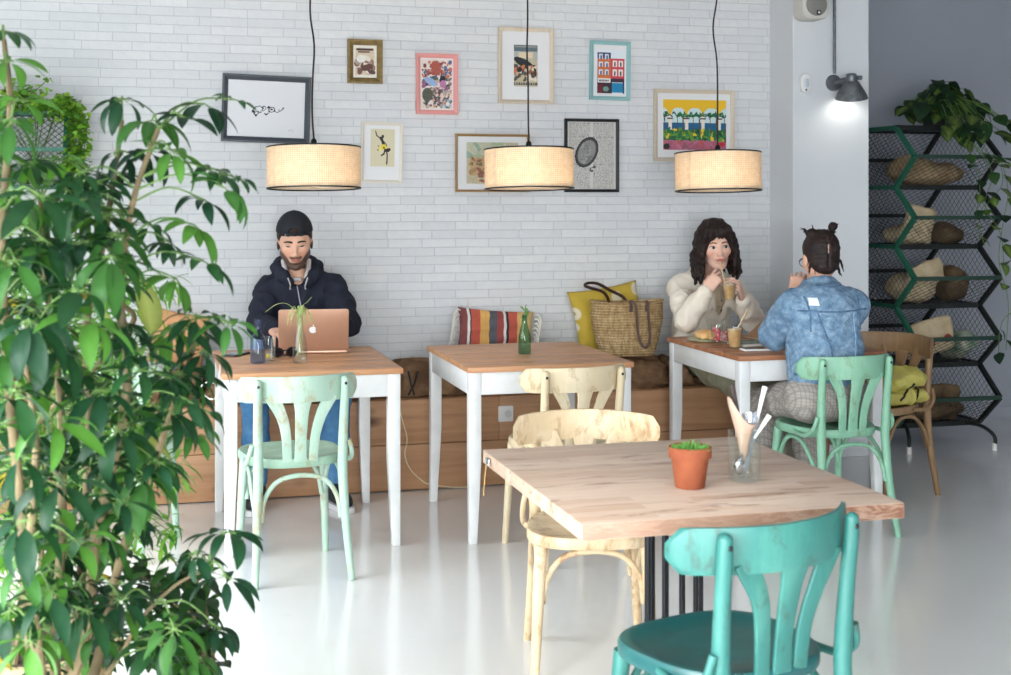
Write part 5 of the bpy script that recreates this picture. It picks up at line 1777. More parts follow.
bench_cushion(-.75, .24, .6, 'brown sackcloth bench cushion beside the foreground plant', seed=1)
bench_cushion(.26, 1.19, .585, 'brown sackcloth bench cushion the man in navy sits on', [([(.63, 6.95, .635), (.63, 6.72, .615), (.45, 6.3, .535)], .12), ([(.84, 6.95, .635), (.84, 6.72, .615), (.88, 6.3, .535)], .12), ([(.735, 6.745, .66), (.735, 6.75, .9)], .19)], 2)
c_mid = bench_cushion(1.21, 1.79, .615, 'brown sackcloth bench cushion tied with black cord, beside the middle table', seed=3)
bench_cushion(1.81, 2.66, .6, 'brown sackcloth bench cushion under the straw basket', seed=4)
bench_cushion(2.68, 3.42, .585, 'brown sackcloth bench cushion the woman in cream sits on', [([(2.85, 6.95, .62), (2.86, 6.69, .605), (2.93, 6.15, .5)], .122), ([(3.02, 6.95, .62), (3.02, 6.7, .605), (3.06, 6.18, .5)], .122), ([(2.93, 6.715, .66), (2.93, 6.72, .9)], .19)], 5)
tie = MB()
for x, sl in ((1.245, .05), (1.275, -.03)):
    tie.tube(smooth_path([(x - 1.5, 6.474 - 6.715, .02), (x - 1.5 + sl * .6, 6.468 - 6.715, .08), (x - 1.5 + sl, 6.476 - 6.715, .14)], 5), .005, 8)
tie.build('cord', black_cord, c_mid)


def pillow(name, c, w, h, th, mat, label, rx_=0.0, ry_=0.0, rz_=0.0, n=36, mats=None, stripes=None, group=None):
    """soft square pillow standing on its edge, face to -y"""
    vs, fs, mi = [], [], []
    Rm = (Matrix.Rotation(rz_, 3, 'Z') @ Matrix.Rotation(ry_, 3, 'Y') @ Matrix.Rotation(rx_, 3, 'X'))
    for side in (-1, 1):
        for i in range(n + 1):
            for j in range(n + 1):
                u, v = -1 + 2 * i / n, -1 + 2 * j / n
                k = ((1 - u ** 4) * (1 - v ** 4)) ** .55
                pin = 1 - .06 * (1 - abs(u)) * abs(v) ** 3 - .0
                x = u * w / 2 * (1 - .07 * (1 - u * u * 0) * (1 - abs(v)) ** 0 * (v * v < 2) * (1 - v * v) * abs(u) ** 6); z = v * h / 2 * (1 - .08 * (1 - u * u) * abs(v) ** 6)
                wr = .006 * math.sin(7 * u + 5 * v * v) * k + .004 * math.sin(11 * v - 3 * u) * k
                vs.append(Rm @ V((x, side * (th / 2 * k + (wr if k > .02 else 0)), z)))
    N = (n + 1) ** 2
    for s in (0, 1):
        for i in range(n):
            for j in range(n):
                q = [s * N + i * (n + 1) + j, s * N + (i + 1) * (n + 1) + j, s * N + (i + 1) * (n + 1) + j + 1, s * N + i * (n + 1) + j + 1]
                fs.append(q if s == 0 else q[::-1])
                if stripes: mi.append(stripes((i + .5) / n))
    o = link_mesh(name, vs, fs, mats or mat, None, True, mi if stripes else None)
    bm = bmesh.new(); bm.from_mesh(o.data); bmesh.ops.remove_doubles(bm, verts=bm.verts, dist=.0006); bm.to_mesh(o.data); bm.free()
    o.location = c
    return tag(o, label, 'pillow', group)


cols = [C(132, 72, 70), C(226, 224, 218), C(54, 56, 62), C(196, 92, 74), C(222, 172, 98), C(92, 92, 100), C(160, 74, 70), C(226, 224, 218), C(56, 48, 56), C(198, 94, 76), C(222, 178, 110), C(220, 190, 130)]
edges = [.105, .13, .155, .27, .385, .48, .56, .595, .64, .745, .8, 1.01]
wovs = []
for c_ in cols:
    t = NT('woven_stripe'); n_ = t.noise(1.0, 4, .7, t.co((160, 20, 22)))
    t.col(t.mix(t.ramp(n_, [(.4, 0.0), (.7, .35)]), c_, tuple(x * .6 for x in c_))); t.set(Roughness=.9); t.bump(t.noise(240, 2, .5), .3, .002); wovs.append(t.m)


def stripe(u):
    for i, e in enumerate(edges):
        if u < e: return i
    return len(edges) - 1


sp = pillow('striped_pillow', (1.79, 6.832, .75), .43, .235, .1, None, 'long striped pillow in red, orange and grey with white tassels against the wall', R(-12), R(5), R(2), 60, wovs, stripe)
tas = plain('white_tassel', C(226, 222, 212), .9, bump=(120, .6, .004))
for s in (-1, 1):
    mb = MB()
    for j in range(9):
        z = -.1 + .2 * j / 8; x = s * .212
        dz = -.035 - .01 * rnd.random()
        y_ = -.02 * (z / .1)
        mb.tube(smooth_path([(x, y_, z), (x + s * .014, y_ - .006, z + .004), (x + s * .03, y_ - .008, z + dz * .5), (x + s * .034, y_ - .004, z + dz)], 4), [.004, .006, .0075, .006], 7)
    mb.build('tassels', tas, sp).rotation_euler = (0, R(5), R(2))

yel = NT('yellow_shell_print')
vo = yel.n('ShaderNodeTexVoronoi'); vo.inputs['Scale'].default_value = 9.0; yel.l(yel.co((1, .01, 1)), vo.inputs['Vector']); vo.inputs['Randomness'].default_value = .55
c_ = yel.mix(yel.ramp(vo.outputs['Distance'], [(.3, 1.0), (.36, 0.0)]), C(190, 162, 58), C(222, 212, 184))
c_ = yel.mix(yel.ramp(vo.outputs['Distance'], [(.1, .8), (.16, 0.0)]), c_, C(150, 124, 60)); yel.col(c_); yel.set(Roughness=.9); yel.bump(yel.noise(200, 2, .5), .25, .002)
pillow('yellow_pillow', (2.43, 6.838, .806), .4, .355, .12, yel.m, 'mustard yellow pillow with cream shell prints leaning behind the straw basket', R(-10), R(-9), R(-3), 40)
pillow('orange_pillow', (.14, 6.84, .755), .28, .28, .1, plain('peach_cloth', C(226, 166, 120), .9, bump=(200, .3, .002)), 'peach orange pillow on the bench behind the plant', R(-13), R(12), R(4), 28)


def straw_mat():
    t = NT('woven_straw')
    wv = t.n('ShaderNodeTexWave'); wv.wave_type = 'BANDS'; wv.bands_direction = 'Z'; wv.inputs['Scale'].default_value = 22; wv.inputs['Distortion'].default_value = 1.2; wv.inputs['Detail'].default_value = 2
    t.l(t.co(), wv.inputs['Vector'])
    n_ = t.noise(1.0, 4, .7, t.co((60, 60, 26)))
    c = t.ramp(n_, [(.32, C(142, 112, 74)), (.5, C(186, 156, 112)), (.68, C(212, 186, 144))])
    c = t.mix(t.ramp(wv.outputs['Fac'], [(.0, .55), (.35, 0.0)]), c, C(116, 88, 56))
    t.col(c); t.set(Roughness=.8); t.b.inputs['Specular IOR Level'].default_value = .2
    ad = t.n('ShaderNodeMath'); t.l(wv.outputs['Fac'], ad.inputs[0]); t.l(n_, ad.inputs[1]); t.bump(ad.outputs[0], .8, .006)
    return t.m


straw = straw_mat()
leather = plain('brown_leather', C(74, 50, 40), .5, bump=(80, .15, .002))
bk = root('straw_basket', (2.46, 6.62, .62), 'woven straw tote basket with brown leather handles on the bench', 'basket', rotz=R(-6))
b = MB(); n = 48
def bring(w, d, z, wob=0):
    return [(math.copysign(abs(math.cos(2 * PI * k / n)) ** .75, math.cos(2 * PI * k / n)) * w / 2, math.copysign(abs(math.sin(2 * PI * k / n)) ** .85, math.sin(2 * PI * k / n)) * d / 2, z + wob * math.cos(4 * PI * k / n)) for k in range(n)]
rings = []
for i in range(13):
    t = i / 12
    w_ = .285 + .105 * min(1, t * 1.5) ** .7 - .008 * max(0, t - .7); d_ = .15 + .04 * t
    rings.append(bring(w_ + (.003 if i % 2 else 0), d_ + (.003 if i % 2 else 0), .006 + .285 * t - (.012 if 0 else 0), .008 * t))
inner = [bring(.378, .178, .29, .008), bring(.36, .165, .2, 0), bring(.29, .14, .02, 0)]
allr = rings + inner
vs = [p for r_ in allr for p in r_]
fs = [tuple(range(n - 1, -1, -1))] + [(i * n + k, i * n + (k + 1) % n, (i + 1) * n + (k + 1) % n, (i + 1) * n + k) for i in range(len(allr) - 1) for k in range(n)] + [tuple((len(allr) - 1) * n + k for k in range(n))]
b._add(vs, fs); b.build('body', straw, bk, auto=0)
MB().tube([V(p) for p in bring(.392, .194, .291, .008)] + [V(bring(.392, .194, .291, .008)[0])], .006, 8).build('rim', straw, bk)
h1 = MB(); ribbon(h1, smooth_path([(-.005, -.099, .262), (-.005, -.104, .3), (.02, -.112, .27), (.03, -.116, .14), (.05, -.118, .07), (.078, -.118, .06), (.095, -.117, .1), (.09, -.114, .2), (.085, -.108, .29), (.082, -.1, .296), (.082, -.099, .262)], 5), [.013], .006, (0, 1, .05)); h1.build('handle', leather, bk, smooth=False)
h2 = MB(); ribbon(h2, smooth_path([(.03, .098, .27), (.0, .1, .31), (-.07, .085, .345), (-.15, .04, .385), (-.21, -.0, .392), (-.232, -.01, .38), (-.2, -.01, .366), (-.13, .03, .345), (-.09, .07, .31), (-.075, .096, .27)], 5), [.016], .007, (.3, .8, .6)); h2.build('handle', leather, bk, smooth=False)
for x in (-.005, .082): MB().box((x, -.1005, .262), (.02, .006, .034)).build('handle_tab', leather, bk, bevel=.002)

# ================================================================== on the table with the laptop
rose = plain('rose_gold_aluminium', C(206, 164, 138), .32, .55)
keym = plain('laptop_keys', C(40, 38, 38), .5)
lap = root('laptop', (.735, 6.17, .7515), 'open rose gold laptop on the table, its lid to the camera', 'laptop', rotz=R(-6))
W, D = .318, .218
MB().prism(rrect(W, D, .012), 0, .0125).build('base', rose, lap, bevel=.002)
kb = MB(); kb.box((0, .0 - .012, .0128), (.275, .1, .0012)); kb.build('keyboard', keym, lap)
MB().box((0, .068, .0128), (.105, .068, .0008)).build('trackpad', plain('trackpad', C(196, 154, 130), .3, .4), lap)
tilt = Matrix.Translation((0, -D / 2 + .004, .0135)) @ Matrix.Rotation(R(18), 4, 'X')
ld = MB(); ld.prism(rrect(W, .203, .012), -.0035, .0035, tilt @ Matrix.Translation((0, 0, .1025)) @ Matrix.Rotation(PI / 2, 4, 'X'))
lid = ld.build('lid', rose, lap, bevel=.002)
scr = MB(); scr.box(tilt @ V((0, .0042, .103)), (.3, .001, .18), tilt.to_3x3()); scr.build('screen', emit_mat('screen_glow', C(200, 210, 222), .5), lid)
# white apple with a bite on the lid
pts = []
for k in range(40):
    a = 2 * PI * k / 40
    r_ = 1.0 - .1 * math.exp(-((a - PI / 2) / .38) ** 2) - .07 * math.exp(-((a - 3 * PI / 2) / .3) ** 2) + .05 * math.cos(2 * (a - PI / 4)) * 0
    x, z = r_ * math.cos(a) * .0165 * (1 - .06 * math.sin(a) * -1), r_ * math.sin(a) * .0165
    bxx, bzz = .0195, .0015          # bite
    dd = math.hypot(x - bxx, z - bzz)
    if dd < .0085: x, z = bxx + (x - bxx) / dd * .0085 * (-1 if x > bxx else 1), bzz + (z - bzz) / dd * .0085
    pts.append((x, z))
emb = MB()
emb.prism(pts, -.0045, -.0034, tilt @ Matrix.Translation((-.004, 0, .104)) @ Matrix.Rotation(PI / 2, 4, 'X') @ Matrix.Scale(-1, 4, (0, 0, 1)))
leaf_ = [(.0005 + .0045 * math.cos(t_) * .55 + .002, .0205 + .0055 * math.sin(t_)) for t_ in np.linspace(0, 2 * PI, 12, endpoint=False)]
emb.prism(leaf_, -.0045, -.0034, tilt @ Matrix.Translation((-.004, 0, .104)) @ Matrix.Rotation(PI / 2, 4, 'X') @ Matrix.Scale(-1, 4, (0, 0, 1)))
emb.build('emblem', plain('white_emblem', C(246, 246, 246), .3), lid, smooth=False)

clear = glass_mat('clear_glass', (.965, .985, .975)); greeng = glass_mat('green_glass', C(214, 234, 222)); blueg = glass_mat('blue_glass', C(222, 232, 246))
water = glass_mat('water', (.96, .98, .98), 0, 1.33)


def bottle(name, loc, prof, mat, label, cat='bottle', th=.0022, n=28):
    o = root(name, loc, label, cat)
    inner = [(max(r_ - th, .001), z) for r_, z in prof]
    inner[0] = (inner[0][0], prof[0][1] + .006)
    MB().lathe(prof + inner[::-1], n=n, cap=False).build('glass', mat, o)
    return o


leafg = plain('sprig_green', C(92, 134, 70), .6); pale_leaf = plain('pale_spider_leaf', C(196, 206, 140), .6, var=(C(150, 176, 96), 30))


def blade(mb, pts, ws, nrm=(0, 0, 1)): ribbon(mb, smooth_path(pts, 4), ws, .0012, nrm)


T = .7505
bt = bottle('glass_bottle', (at(300, 363, 5.739).x, 5.745, T), [(.001, 0), (.027, 0), (.032, .006), (.033, .03), (.031, .07), (.024, .115), (.0165, .15), (.0135, .19), (.015, .196), (.0135, .2)], clear, 'clear glass bottle with a pale spider plant sprig in front of the laptop')
sg = MB(); r = random.Random(3)
for k in range(13):
    a = r.uniform(0, 6.28); L = r.uniform(.03, .055); up = r.uniform(.02, .05)
    blade(sg, [(0, 0, .19), (math.cos(a) * L * .5, math.sin(a) * L * .4, .2 + up), (math.cos(a) * L, math.sin(a) * L * .8, .195 + up * .3), (math.cos(a) * L * 1.15, math.sin(a) * L, .165)], [.008, .009, .007, .001], (-math.sin(a) * .3, 0, 1))
blade(sg, [(0, 0, .2), (-.05, -.01, .255), (-.1, -.02, .258), (-.15, -.02, .225)], [.007, .007, .006, .001])
blade(sg, [(0, 0, .2), (.01, 0, .245), (.03, -.005, .262), (.05, -.01, .285)], [.008, .007, .005, .001])
for k in range(4): sg.tube([(r.uniform(-.006, .006), r.uniform(-.006, .006), .2), (r.uniform(-.012, .012), r.uniform(-.012, .012), .1), (r.uniform(-.02, .02), r.uniform(-.02, .02), .03)], .0015, 5)
sg.build('sprig', pale_leaf, bt, smooth=False)
MB().lathe([(.001, .007), (.0295, .008), (.0305, .03), (.029, .06), (.001, .06)], n=24, cap=False).build('water', water, bt)
bb = bottle('glass_bottle', (at(258, 363, 5.787).x, 5.79, T), [(.001, 0), (.03, 0), (.0335, .004), (.0335, .1), (.03, .112), (.016, .13), (.0125, .15), (.0125, .175), (.0145, .178), (.0145, .186), (.0125, .188)], blueg, 'blue tinted glass water bottle on the laptop table beside a tumbler')
tb = bottle('tumbler', (at(266, 361, 5.85).x + .012, 5.86, T), [(.001, 0), (.026, 0), (.028, .004), (.033, .105)], clear, 'clear drinking tumbler behind the blue bottle', 'glass')
# sunglasses, keys, phone, cable
sgp = at(285, 357, 5.934)
sun = root('sunglasses', (sgp.x, 5.95, T), 'folded black sunglasses on the table beside the laptop', 'sunglasses', rotz=R(12))
fr = MB()
for s in (-1, 1):
    fr.tube([(s * .033 + .026 * math.cos(2 * PI * k / 18), -.004, .024 + .02 * math.sin(2 * PI * k / 18)) for k in range(19)], .003, 8)
    fr.tube([(s * .06, -.004, .03), (s * .064, .01, .026), (s * .05, .03 + .006 * s, .008), (-s * .04, .034 + .008 * s, .005)], .0026, 8)
fr.tube([(-.01, -.004, .03), (0, -.005, .033), (.01, -.004, .03)], .003, 8)
fr.build('frame', dark_plastic, sun)
for s in (-1, 1):
    MB().prism([(s * .033 + .024 * math.cos(2 * PI * k / 18), .024 + .018 * math.sin(2 * PI * k / 18)) for k in range(18)], .003, .005, Matrix.Rotation(PI / 2, 4, 'X')).build('lens', plain('dark_lens', C(26, 26, 30), .08), sun)
ltr = root('lighter', (at(271, 356, 6.0).x, 5.99, T), 'small yellow lighter lying beside the sunglasses', 'lighter', rotz=R(30))
MB().prism(rrect(.05, .014, .005), 0, .0135).build('body', plain('yellow_plastic', C(232, 214, 70), .35), ltr, bevel=.002)
MB().box((.031, 0, .007), (.011, .012, .012)).build('metal_head', chrome, ltr, bevel=.001)
ph = root('smartphone', (at(236, 350, 6.1).x, 6.1, T), 'black smartphone lying near the table corner by the plant', 'phone', rotz=R(60))
MB().prism(rrect(.15, .075, .01), 0, .009).build('body', dark_plastic, ph, bevel=.002)
MB().box((0, 0, .0094), (.135, .066, .0006)).build('screen', plain('phone_glass', C(14, 14, 18), .08), ph)
wc = plain('white_cable', C(236, 234, 230), .5)
pts = [V((.262, 5.78, .78)), V((.258, 5.66, .765)), V((.262, 5.56, .756)), V((.268, 5.49, .71)), V((.262, 5.47, .66)), V((.235, 5.475, .648)), V((.205, 5.485, .672)), V((.2, 5.49, .7)), V((.23, 5.48, .718)), V((.262, 5.475, .705)), V((.275, 5.468, .69))]
pts[0] = V((.3, 5.86, .7545)); pts[1] = V((.285, 5.7, .7545)); pts[2] = V((.279, 5.56, .7545))
o = MB().tube(smooth_path([p - pts[0] for p in pts], 6), .0028, 7).build('cable', wc, loc=pts[0]); tag(o, 'white charging cable looping off the edge of the laptop table', 'cable')

# ================================================================== middle table and block table
gb = bottle('glass_bottle', (at(525, 354, 5.799).x, 5.805, T), [(.001, 0), (.027, 0), (.03, .004), (.03, .075), (.024, .105), (.0145, .135), (.012, .17), (.014, .174), (.012, .18)], greeng, 'green tinted glass bottle holding a small green sprig on the middle table')
sg = MB()
for k in range(9):
    a = r.uniform(0, 6.28); z = .15 + .06 * k / 9
    blade(sg, [(0, 0, z), (math.cos(a) * .012, math.sin(a) * .012, z + .015), (math.cos(a) * .024, math.sin(a) * .02, z + .02)], [.004, .011, .001], (-math.sin(a), math.cos(a), .5))
sg.tube(smooth_path([(.004, 0, .03), (0, .002, .12), (.002, 0, .2), (.006, -.002, .225)], 4), .0016, 6)
sg.build('sprig', leafg, gb, smooth=False)
terracotta = plain('terracotta', C(152, 86, 58), .8, var=(C(138, 74, 50), 18), bump=(90, .12, .002), spec=.2)
soil = plain('potting_soil', C(60, 44, 34), .95, bump=(80, .8, .006))
pt = root('potted_succulent', (*at(691, 486, 3.05).xy, T), 'small green succulent in a terracotta pot on the block table', 'plant')
pt.location = (1.292, 3.03, T)
MB().lathe([(.001, 0), (.0345, 0), (.037, .003), (.0465, .074), (.0525, .0745), (.0535, .078), (.0535, .1), (.051, .102), (.048, .1), (.046, .086), (.001, .085)], n=40, cap=False).build('pot', terracotta, pt)
MB().lathe([(.001, .0895), (.046, .089)], n=30, cap=False).build('soil', soil, pt)
suc = MB(); r = random.Random(8)
for k in range(150):
    a = r.uniform(0, 6.28); d = .04 * math.sqrt(r.random()); h_ = r.uniform(.012, .032) * (1.15 - d / .06); sx, sy = math.cos(a) * d, math.sin(a) * d
    lx, ly = math.cos(a) * .014 * d / .04 + r.uniform(-.006, .006), math.sin(a) * .014 * d / .04 + r.uniform(-.006, .006)
    suc.tube([(sx, sy, .088), (sx + lx * .5, sy + ly * .5, .088 + h_ * .6), (sx + lx, sy + ly, .088 + h_)], [.0022, .0028, .0006], 5)
suc.build('rosettes', plain('succulent_green', C(110, 160, 72), .5, var=(C(72, 126, 50), 60)), pt)

cg = root('cutlery_glass', (1.457, 3.068, T), 'tall clear glass holding cutlery and a brown paper napkin on the block table', 'glass')
prof = [(.001, 0), (.037, 0), (.039, .005), (.0405, .02), (.042, .125)]
inn = [(r_ - .0022, z) for r_, z in prof]; inn[0] = (.001, .012); inn[1] = (.034, .012); inn[2] = (.036, .016)
MB().lathe(prof + inn[::-1], n=36, cap=False).build('glass', clear, cg)
kraft = plain('kraft_napkin', C(186, 156, 136), .85, bump=(90, .2, .003))


def cut_loc(x, y, z): return V((1.457 + x, 3.068 + y, T + z))


nap = MB()     # napkin cone
vs, fs = [], []
for i in range(13):
    a = R(95 + 200 * i / 12)
    for j, (rr, z) in enumerate(((.008, .05), (.02, .1), (.033, .132), (.045, .165))):
        ca, sa = math.cos(a), math.sin(a)
        lift = .05 * max(0, math.cos(a - R(180))) ** 2 * (j / 3) if j else 0
        vs.append((ca * rr * (1.0 if j < 3 else 1.0), sa * rr * .8, z + lift - (.02 * (j == 3) * (1 - max(0, math.cos(a - R(180)))))))
for i in range(12):
    for j in range(3): fs.append((i * 4 + j, (i + 1) * 4 + j, (i + 1) * 4 + j + 1, i * 4 + j + 1))
no = link_mesh('paper_napkin', vs, fs, kraft); no.location = cut_loc(0, 0, 0)
sm = no.modifiers.new('thick', 'SOLIDIFY'); sm.thickness = .0012
tag(no, 'brown paper napkin cone standing in the cutlery glass', 'napkin')
steel = plain('cutlery_steel', C(196, 196, 198), .18, 1.0)


def cutlery(name, p, q, kind, label, hmat=None):
    p, q = V(p), V(q); o = root(name, cut_loc(*p), label, 'cutlery', 'cutlery in the glass'); d = q - p; L = d.length; e = d.normalized()
    side = e.cross(V((0, 1, 0))).normalized()
    h = MB(); ribbon(h, smooth_path([e * L * .5, e * L * .75, e * L], 4), [.006, .009, .013], .004, (0, 1, 0)); h.build('handle', hmat or steel, o, bevel=.001)
    b_ = MB()
    if kind == 'spoon':
        ribbon(b_, smooth_path([e * L * .2, e * L * .5], 3), [.006], .003, (0, 1, 0)); b_.sphere(e * L * .1, (.013, .006, .022), 12, 8)
    else: ribbon(b_, smooth_path([V((0, 0, 0)), e * L * .1, e * L * .5], 4), [.004, .014, .012] if kind == 'knife' else [.018, .02, .006], .002, (0, 1, 0))
    b_.build('bowl' if kind == 'spoon' else 'blade' if kind == 'knife' else 'tines', steel, o)


darkh = plain('dark_wood_handle', C(58, 44, 40), .5)
cutlery('knife', (.018, .006, .018), (-.03, .008, .245), 'knife', 'steel knife with a dark handle rising from the glass', darkh)
cutlery('spoon', (-.02, -.006, .022), (.022, -.004, .17), 'spoon', 'steel spoon leaning to the denim jacket side of the glass')
cutlery('fork', (-.004, .012, .016), (.008, -.012, .16), 'fork', 'steel fork standing in the middle of the glass')
cutlery('knife', (-.006, -.012, .018), (.06, .006, .235), 'knife', 'long white handled knife slanting out of the glass', white_plastic)
cutlery('knife', (-.022, .012, .03), (.062, -.016, .165), 'knife', 'short white handled knife leaning low out of the glass', white_plastic)
fo = MB(); r = random.Random(2)
vs = []; fs = []
for i in range(7):
    for j in range(7):
        u, v_ = -1 + i / 3, -1 + j / 3
        vs.append((.012 + u * .022, -.016 + .004 * r.uniform(-1, 1) + .01 * (u * u), .15 + v_ * .022 + .005 * r.uniform(-1, 1)))
for i in range(6):
    for j in range(6): fs.append((i * 7 + j, (i + 1) * 7 + j, (i + 1) * 7 + j + 1, i * 7 + j + 1))
fo = link_mesh('wrapper', vs, fs, plain('silver_wrapper', C(206, 210, 216), .25, .7), None, smooth=False); fo.location = cut_loc(0, 0, 0)
fo.modifiers.new('thick', 'SOLIDIFY').thickness = .001
tag(fo, 'crumpled silver wrapper in the mouth of the cutlery glass', 'wrapper')

# ================================================================== the women's table
coffee = plain('iced_coffee', C(196, 144, 90), .35, var=(C(216, 178, 130), 24)); foam = plain('milk_foam', C(226, 200, 166), .7)
straw_m = plain('paper_straw', C(222, 196, 150), .6)


def iced(loc, sc, tilt, label, strw, h=.088):
    o = root('iced_coffee', loc, label, 'drink', 'iced coffees'); o.rotation_euler = tilt
    pr = [(.001, 0), (.026, 0), (.028, .003), (.0365, h)]
    pr = [(a * sc, b * sc) for a, b in pr]
    inn = [(max(a - .0018, .001), b) for a, b in pr]; inn[0] = (.001, .004 * sc); inn[1] = (pr[1][0] - .002, .004 * sc); inn[2] = (pr[2][0] - .002, .006 * sc)
    MB().lathe(pr + inn[::-1], n=28, cap=False).build('glass', clear, o)
    MB().lathe([(.001, .0045 * sc), (.0245 * sc, .0045 * sc), (.0333 * sc, .078 * sc), (.001, .079 * sc)], n=28, cap=False).build('coffee', coffee, o)
    MB().lathe([(.001, .0795 * sc), (.0328 * sc, .0792 * sc), (.0334 * sc, .084 * sc), (.001, .086 * sc)], n=28, cap=False).build('foam', foam, o)
    MB().tube(strw, .003, 8).build('straw', straw_m, o)
    return o


mp = Mw @ V((.0, -.1, -.064))
cc = V((2.864, 6.2, .945))
iced(cc, .95, (0, R(-3), 0), 'glass of iced coffee the woman in cream holds up', [V((-.012, .0, .03)), V((-.02, .01, .09)), (mp - cc) + V((.0, -.012, -.002))])
pc = V((2.695, 5.78, T))
iced(pc, 1.08, (0, 0, 0), 'glass of iced coffee standing on the worn table', [V((0, 0, .02)), V((.02, .01, .09)), V((.075, .02, .18))])
pl = root('plate', (2.665, 6.06, T), 'small pale green rimmed plate under a bun', 'plate')
MB().lathe([(.001, 0), (.05, 0), (.055, .003), (.088, .013), (.09, .016), (.086, .0165), (.055, .007), (.001, .006)], n=40, cap=False).build('dish', plain('pale_green_glaze', C(196, 206, 170), .25), pl)
bun = Sdf(.004)
bun.ell((2.67, 6.06, .776), (.055, .055, .014), k=.01).ell((2.672, 6.062, .788), (.057, .055, .02), k=.008)
bo = sculpt('bun', bun, plain('baked_bun', C(206, 152, 92), .6, var=(C(226, 186, 130), 30), bump=(60, .3, .004)), None, 1, crumple(.004, 30), (2.67, 6.06, .758))
tag(bo, 'baked filled bun on the small plate', 'bun')
MB().sphere((.012, -.045, .012), (.018, .01, .006), 10, 6).sphere((-.03, -.038, .012), (.016, .01, .006), 10, 6).build('filling', plain('bun_filling', C(222, 196, 140), .6), bo)
rg = root('tumbler', (2.652, 5.888, T), 'small tumbler with red fruit pieces beside the plate', 'glass')
pr = [(.001, 0), (.024, 0), (.026, .004), (.031, .1)]; inn = [(max(a - .002, .001), max(b, .014)) for a, b in pr]
MB().lathe(pr + inn[::-1], n=28, cap=False).build('glass', clear, rg)
ft = MB(); r = random.Random(6)
for k in range(16): ft.sphere((r.uniform(-.014, .014), r.uniform(-.014, .014), .024 + .06 * k / 16), (r.uniform(.007, .011), r.uniform(.007, .011), r.uniform(.006, .01)), 10, 6)
ft.build('fruit', plain('red_fruit', C(196, 60, 72), .4, var=(C(226, 130, 136), 40)), rg)
rb = root('glass_bottle', (2.712, 5.94, T), 'red labelled small glass bottle behind the tumbler of red fruit', 'bottle')
MB().lathe([(.001, 0), (.022, 0), (.023, .003), (.023, .07), (.01, .095), (.01, .12)], n=24).build('glass', clear, rb)
MB().lathe([(.0234, .018), (.0234, .06)], n=24, cap=False).build('wrap', plain('red_wrap', C(190, 52, 66), .5, var=(C(230, 190, 190), 50)), rb)
ph = root('smartphone', (2.75, 5.655, T), 'smartphone in a white case lying at the front of the worn table', 'phone', rotz=R(-4))
MB().prism(rrect(.15, .075, .01), 0, .009).build('case', white_plastic, ph, bevel=.002)
MB().box((0, 0, .0094), (.138, .066, .0008)).build('screen', plain('phone_screen', C(30, 28, 40), .08), ph)
nb = root('notebook', (2.83, 5.86, T), 'grey green patterned notebook lying behind the smartphone', 'notebook', rotz=R(6))
MB().box((0, 0, .008), (.2, .15, .012)).build('pages', plain('paper_edges', C(220, 216, 204), .8), nb)
cv = plain('green_marbled_cover', C(130, 146, 134), .6, var=(C(84, 98, 90), 22))
for z in (.001, .015): MB().box((0, 0, z), (.205, .156, .002)).build('cover', cv, nb)
mn = root('menu_booklet', (2.93, 6.08, T), 'brown open booklet propped beside the notebook', 'booklet', rotz=R(8))
bkm = plain('kraft_cover', C(150, 116, 86), .7)
for i, (a, z) in enumerate(((12, .004), (24, .008), (38, .012))):
    MB().box((.01 + .07 * math.cos(R(a)), -.01 * i, z + .07 * math.sin(R(a))), (.15, .17, .003), Matrix.Rotation(-R(a), 3, 'Y')).build('cover' if i != 1 else 'page', bkm if i != 1 else plain('cream_pages', C(214, 196, 166), .8), mn)

# yellow jacket on the brown chair
yj = NT('yellow_oilcloth'); yj.col(yj.ramp(yj.noise(6, 3, .5), [(.35, C(160, 150, 66)), (.65, C(188, 178, 92))])); yj.set(Roughness=.55)
S = Sdf(.007)
a = R(115); ux, uy = V((math.cos(a), math.sin(a), 0)), V((-math.sin(a), math.cos(a), 0)); cch = V((3.436, 5.764, 0))
P_ = lambda x, y, z: cch + ux * x + uy * y + V((0, 0, z))
rz = Matrix.Rotation(a, 4, 'Z')
S.box(P_(.0, .0, .505), (.2, .16, .03), .028, rz, k=.03).box(P_(-.03, -.03, .56), (.17, .12, .03), .028, rz @ Matrix.Rotation(R(10), 4, 'Y'), k=.03)
S.ell(P_(.12, -.1, .56), (.08, .06, .05), rz, k=.03).ell(P_(-.12, -.05, .6), (.1, .08, .04), rz, k=.03)
S.box(P_(0, 0, .43), (.4, .4, .044), .0, rz, k=.006, op='s')
yo = sculpt('folded_jacket', S, yj.m, None, 3, folds(.016, 8, (1, 1, 1.5), 5.0), P_(0, 0, .47))
tag(yo, 'crumpled yellow jacket heaped on the brown wooden chair', 'jacket')
bv = bvh_of(yo)
for p, q in (((.16, -.2, .57), (.19, -.1, .5)), ((.05, -.22, .55), (.1, -.18, .5))):
    seam(bv, world_of(yo), [P_(*p) - V((0, .3, 0)), mid(P_(*p), P_(*q)) - V((0, .3, 0)), P_(*q) - V((0, .3, 0))], .006, black_cord, yo, V((0, -1, 0)), 'strap', lift=.002)
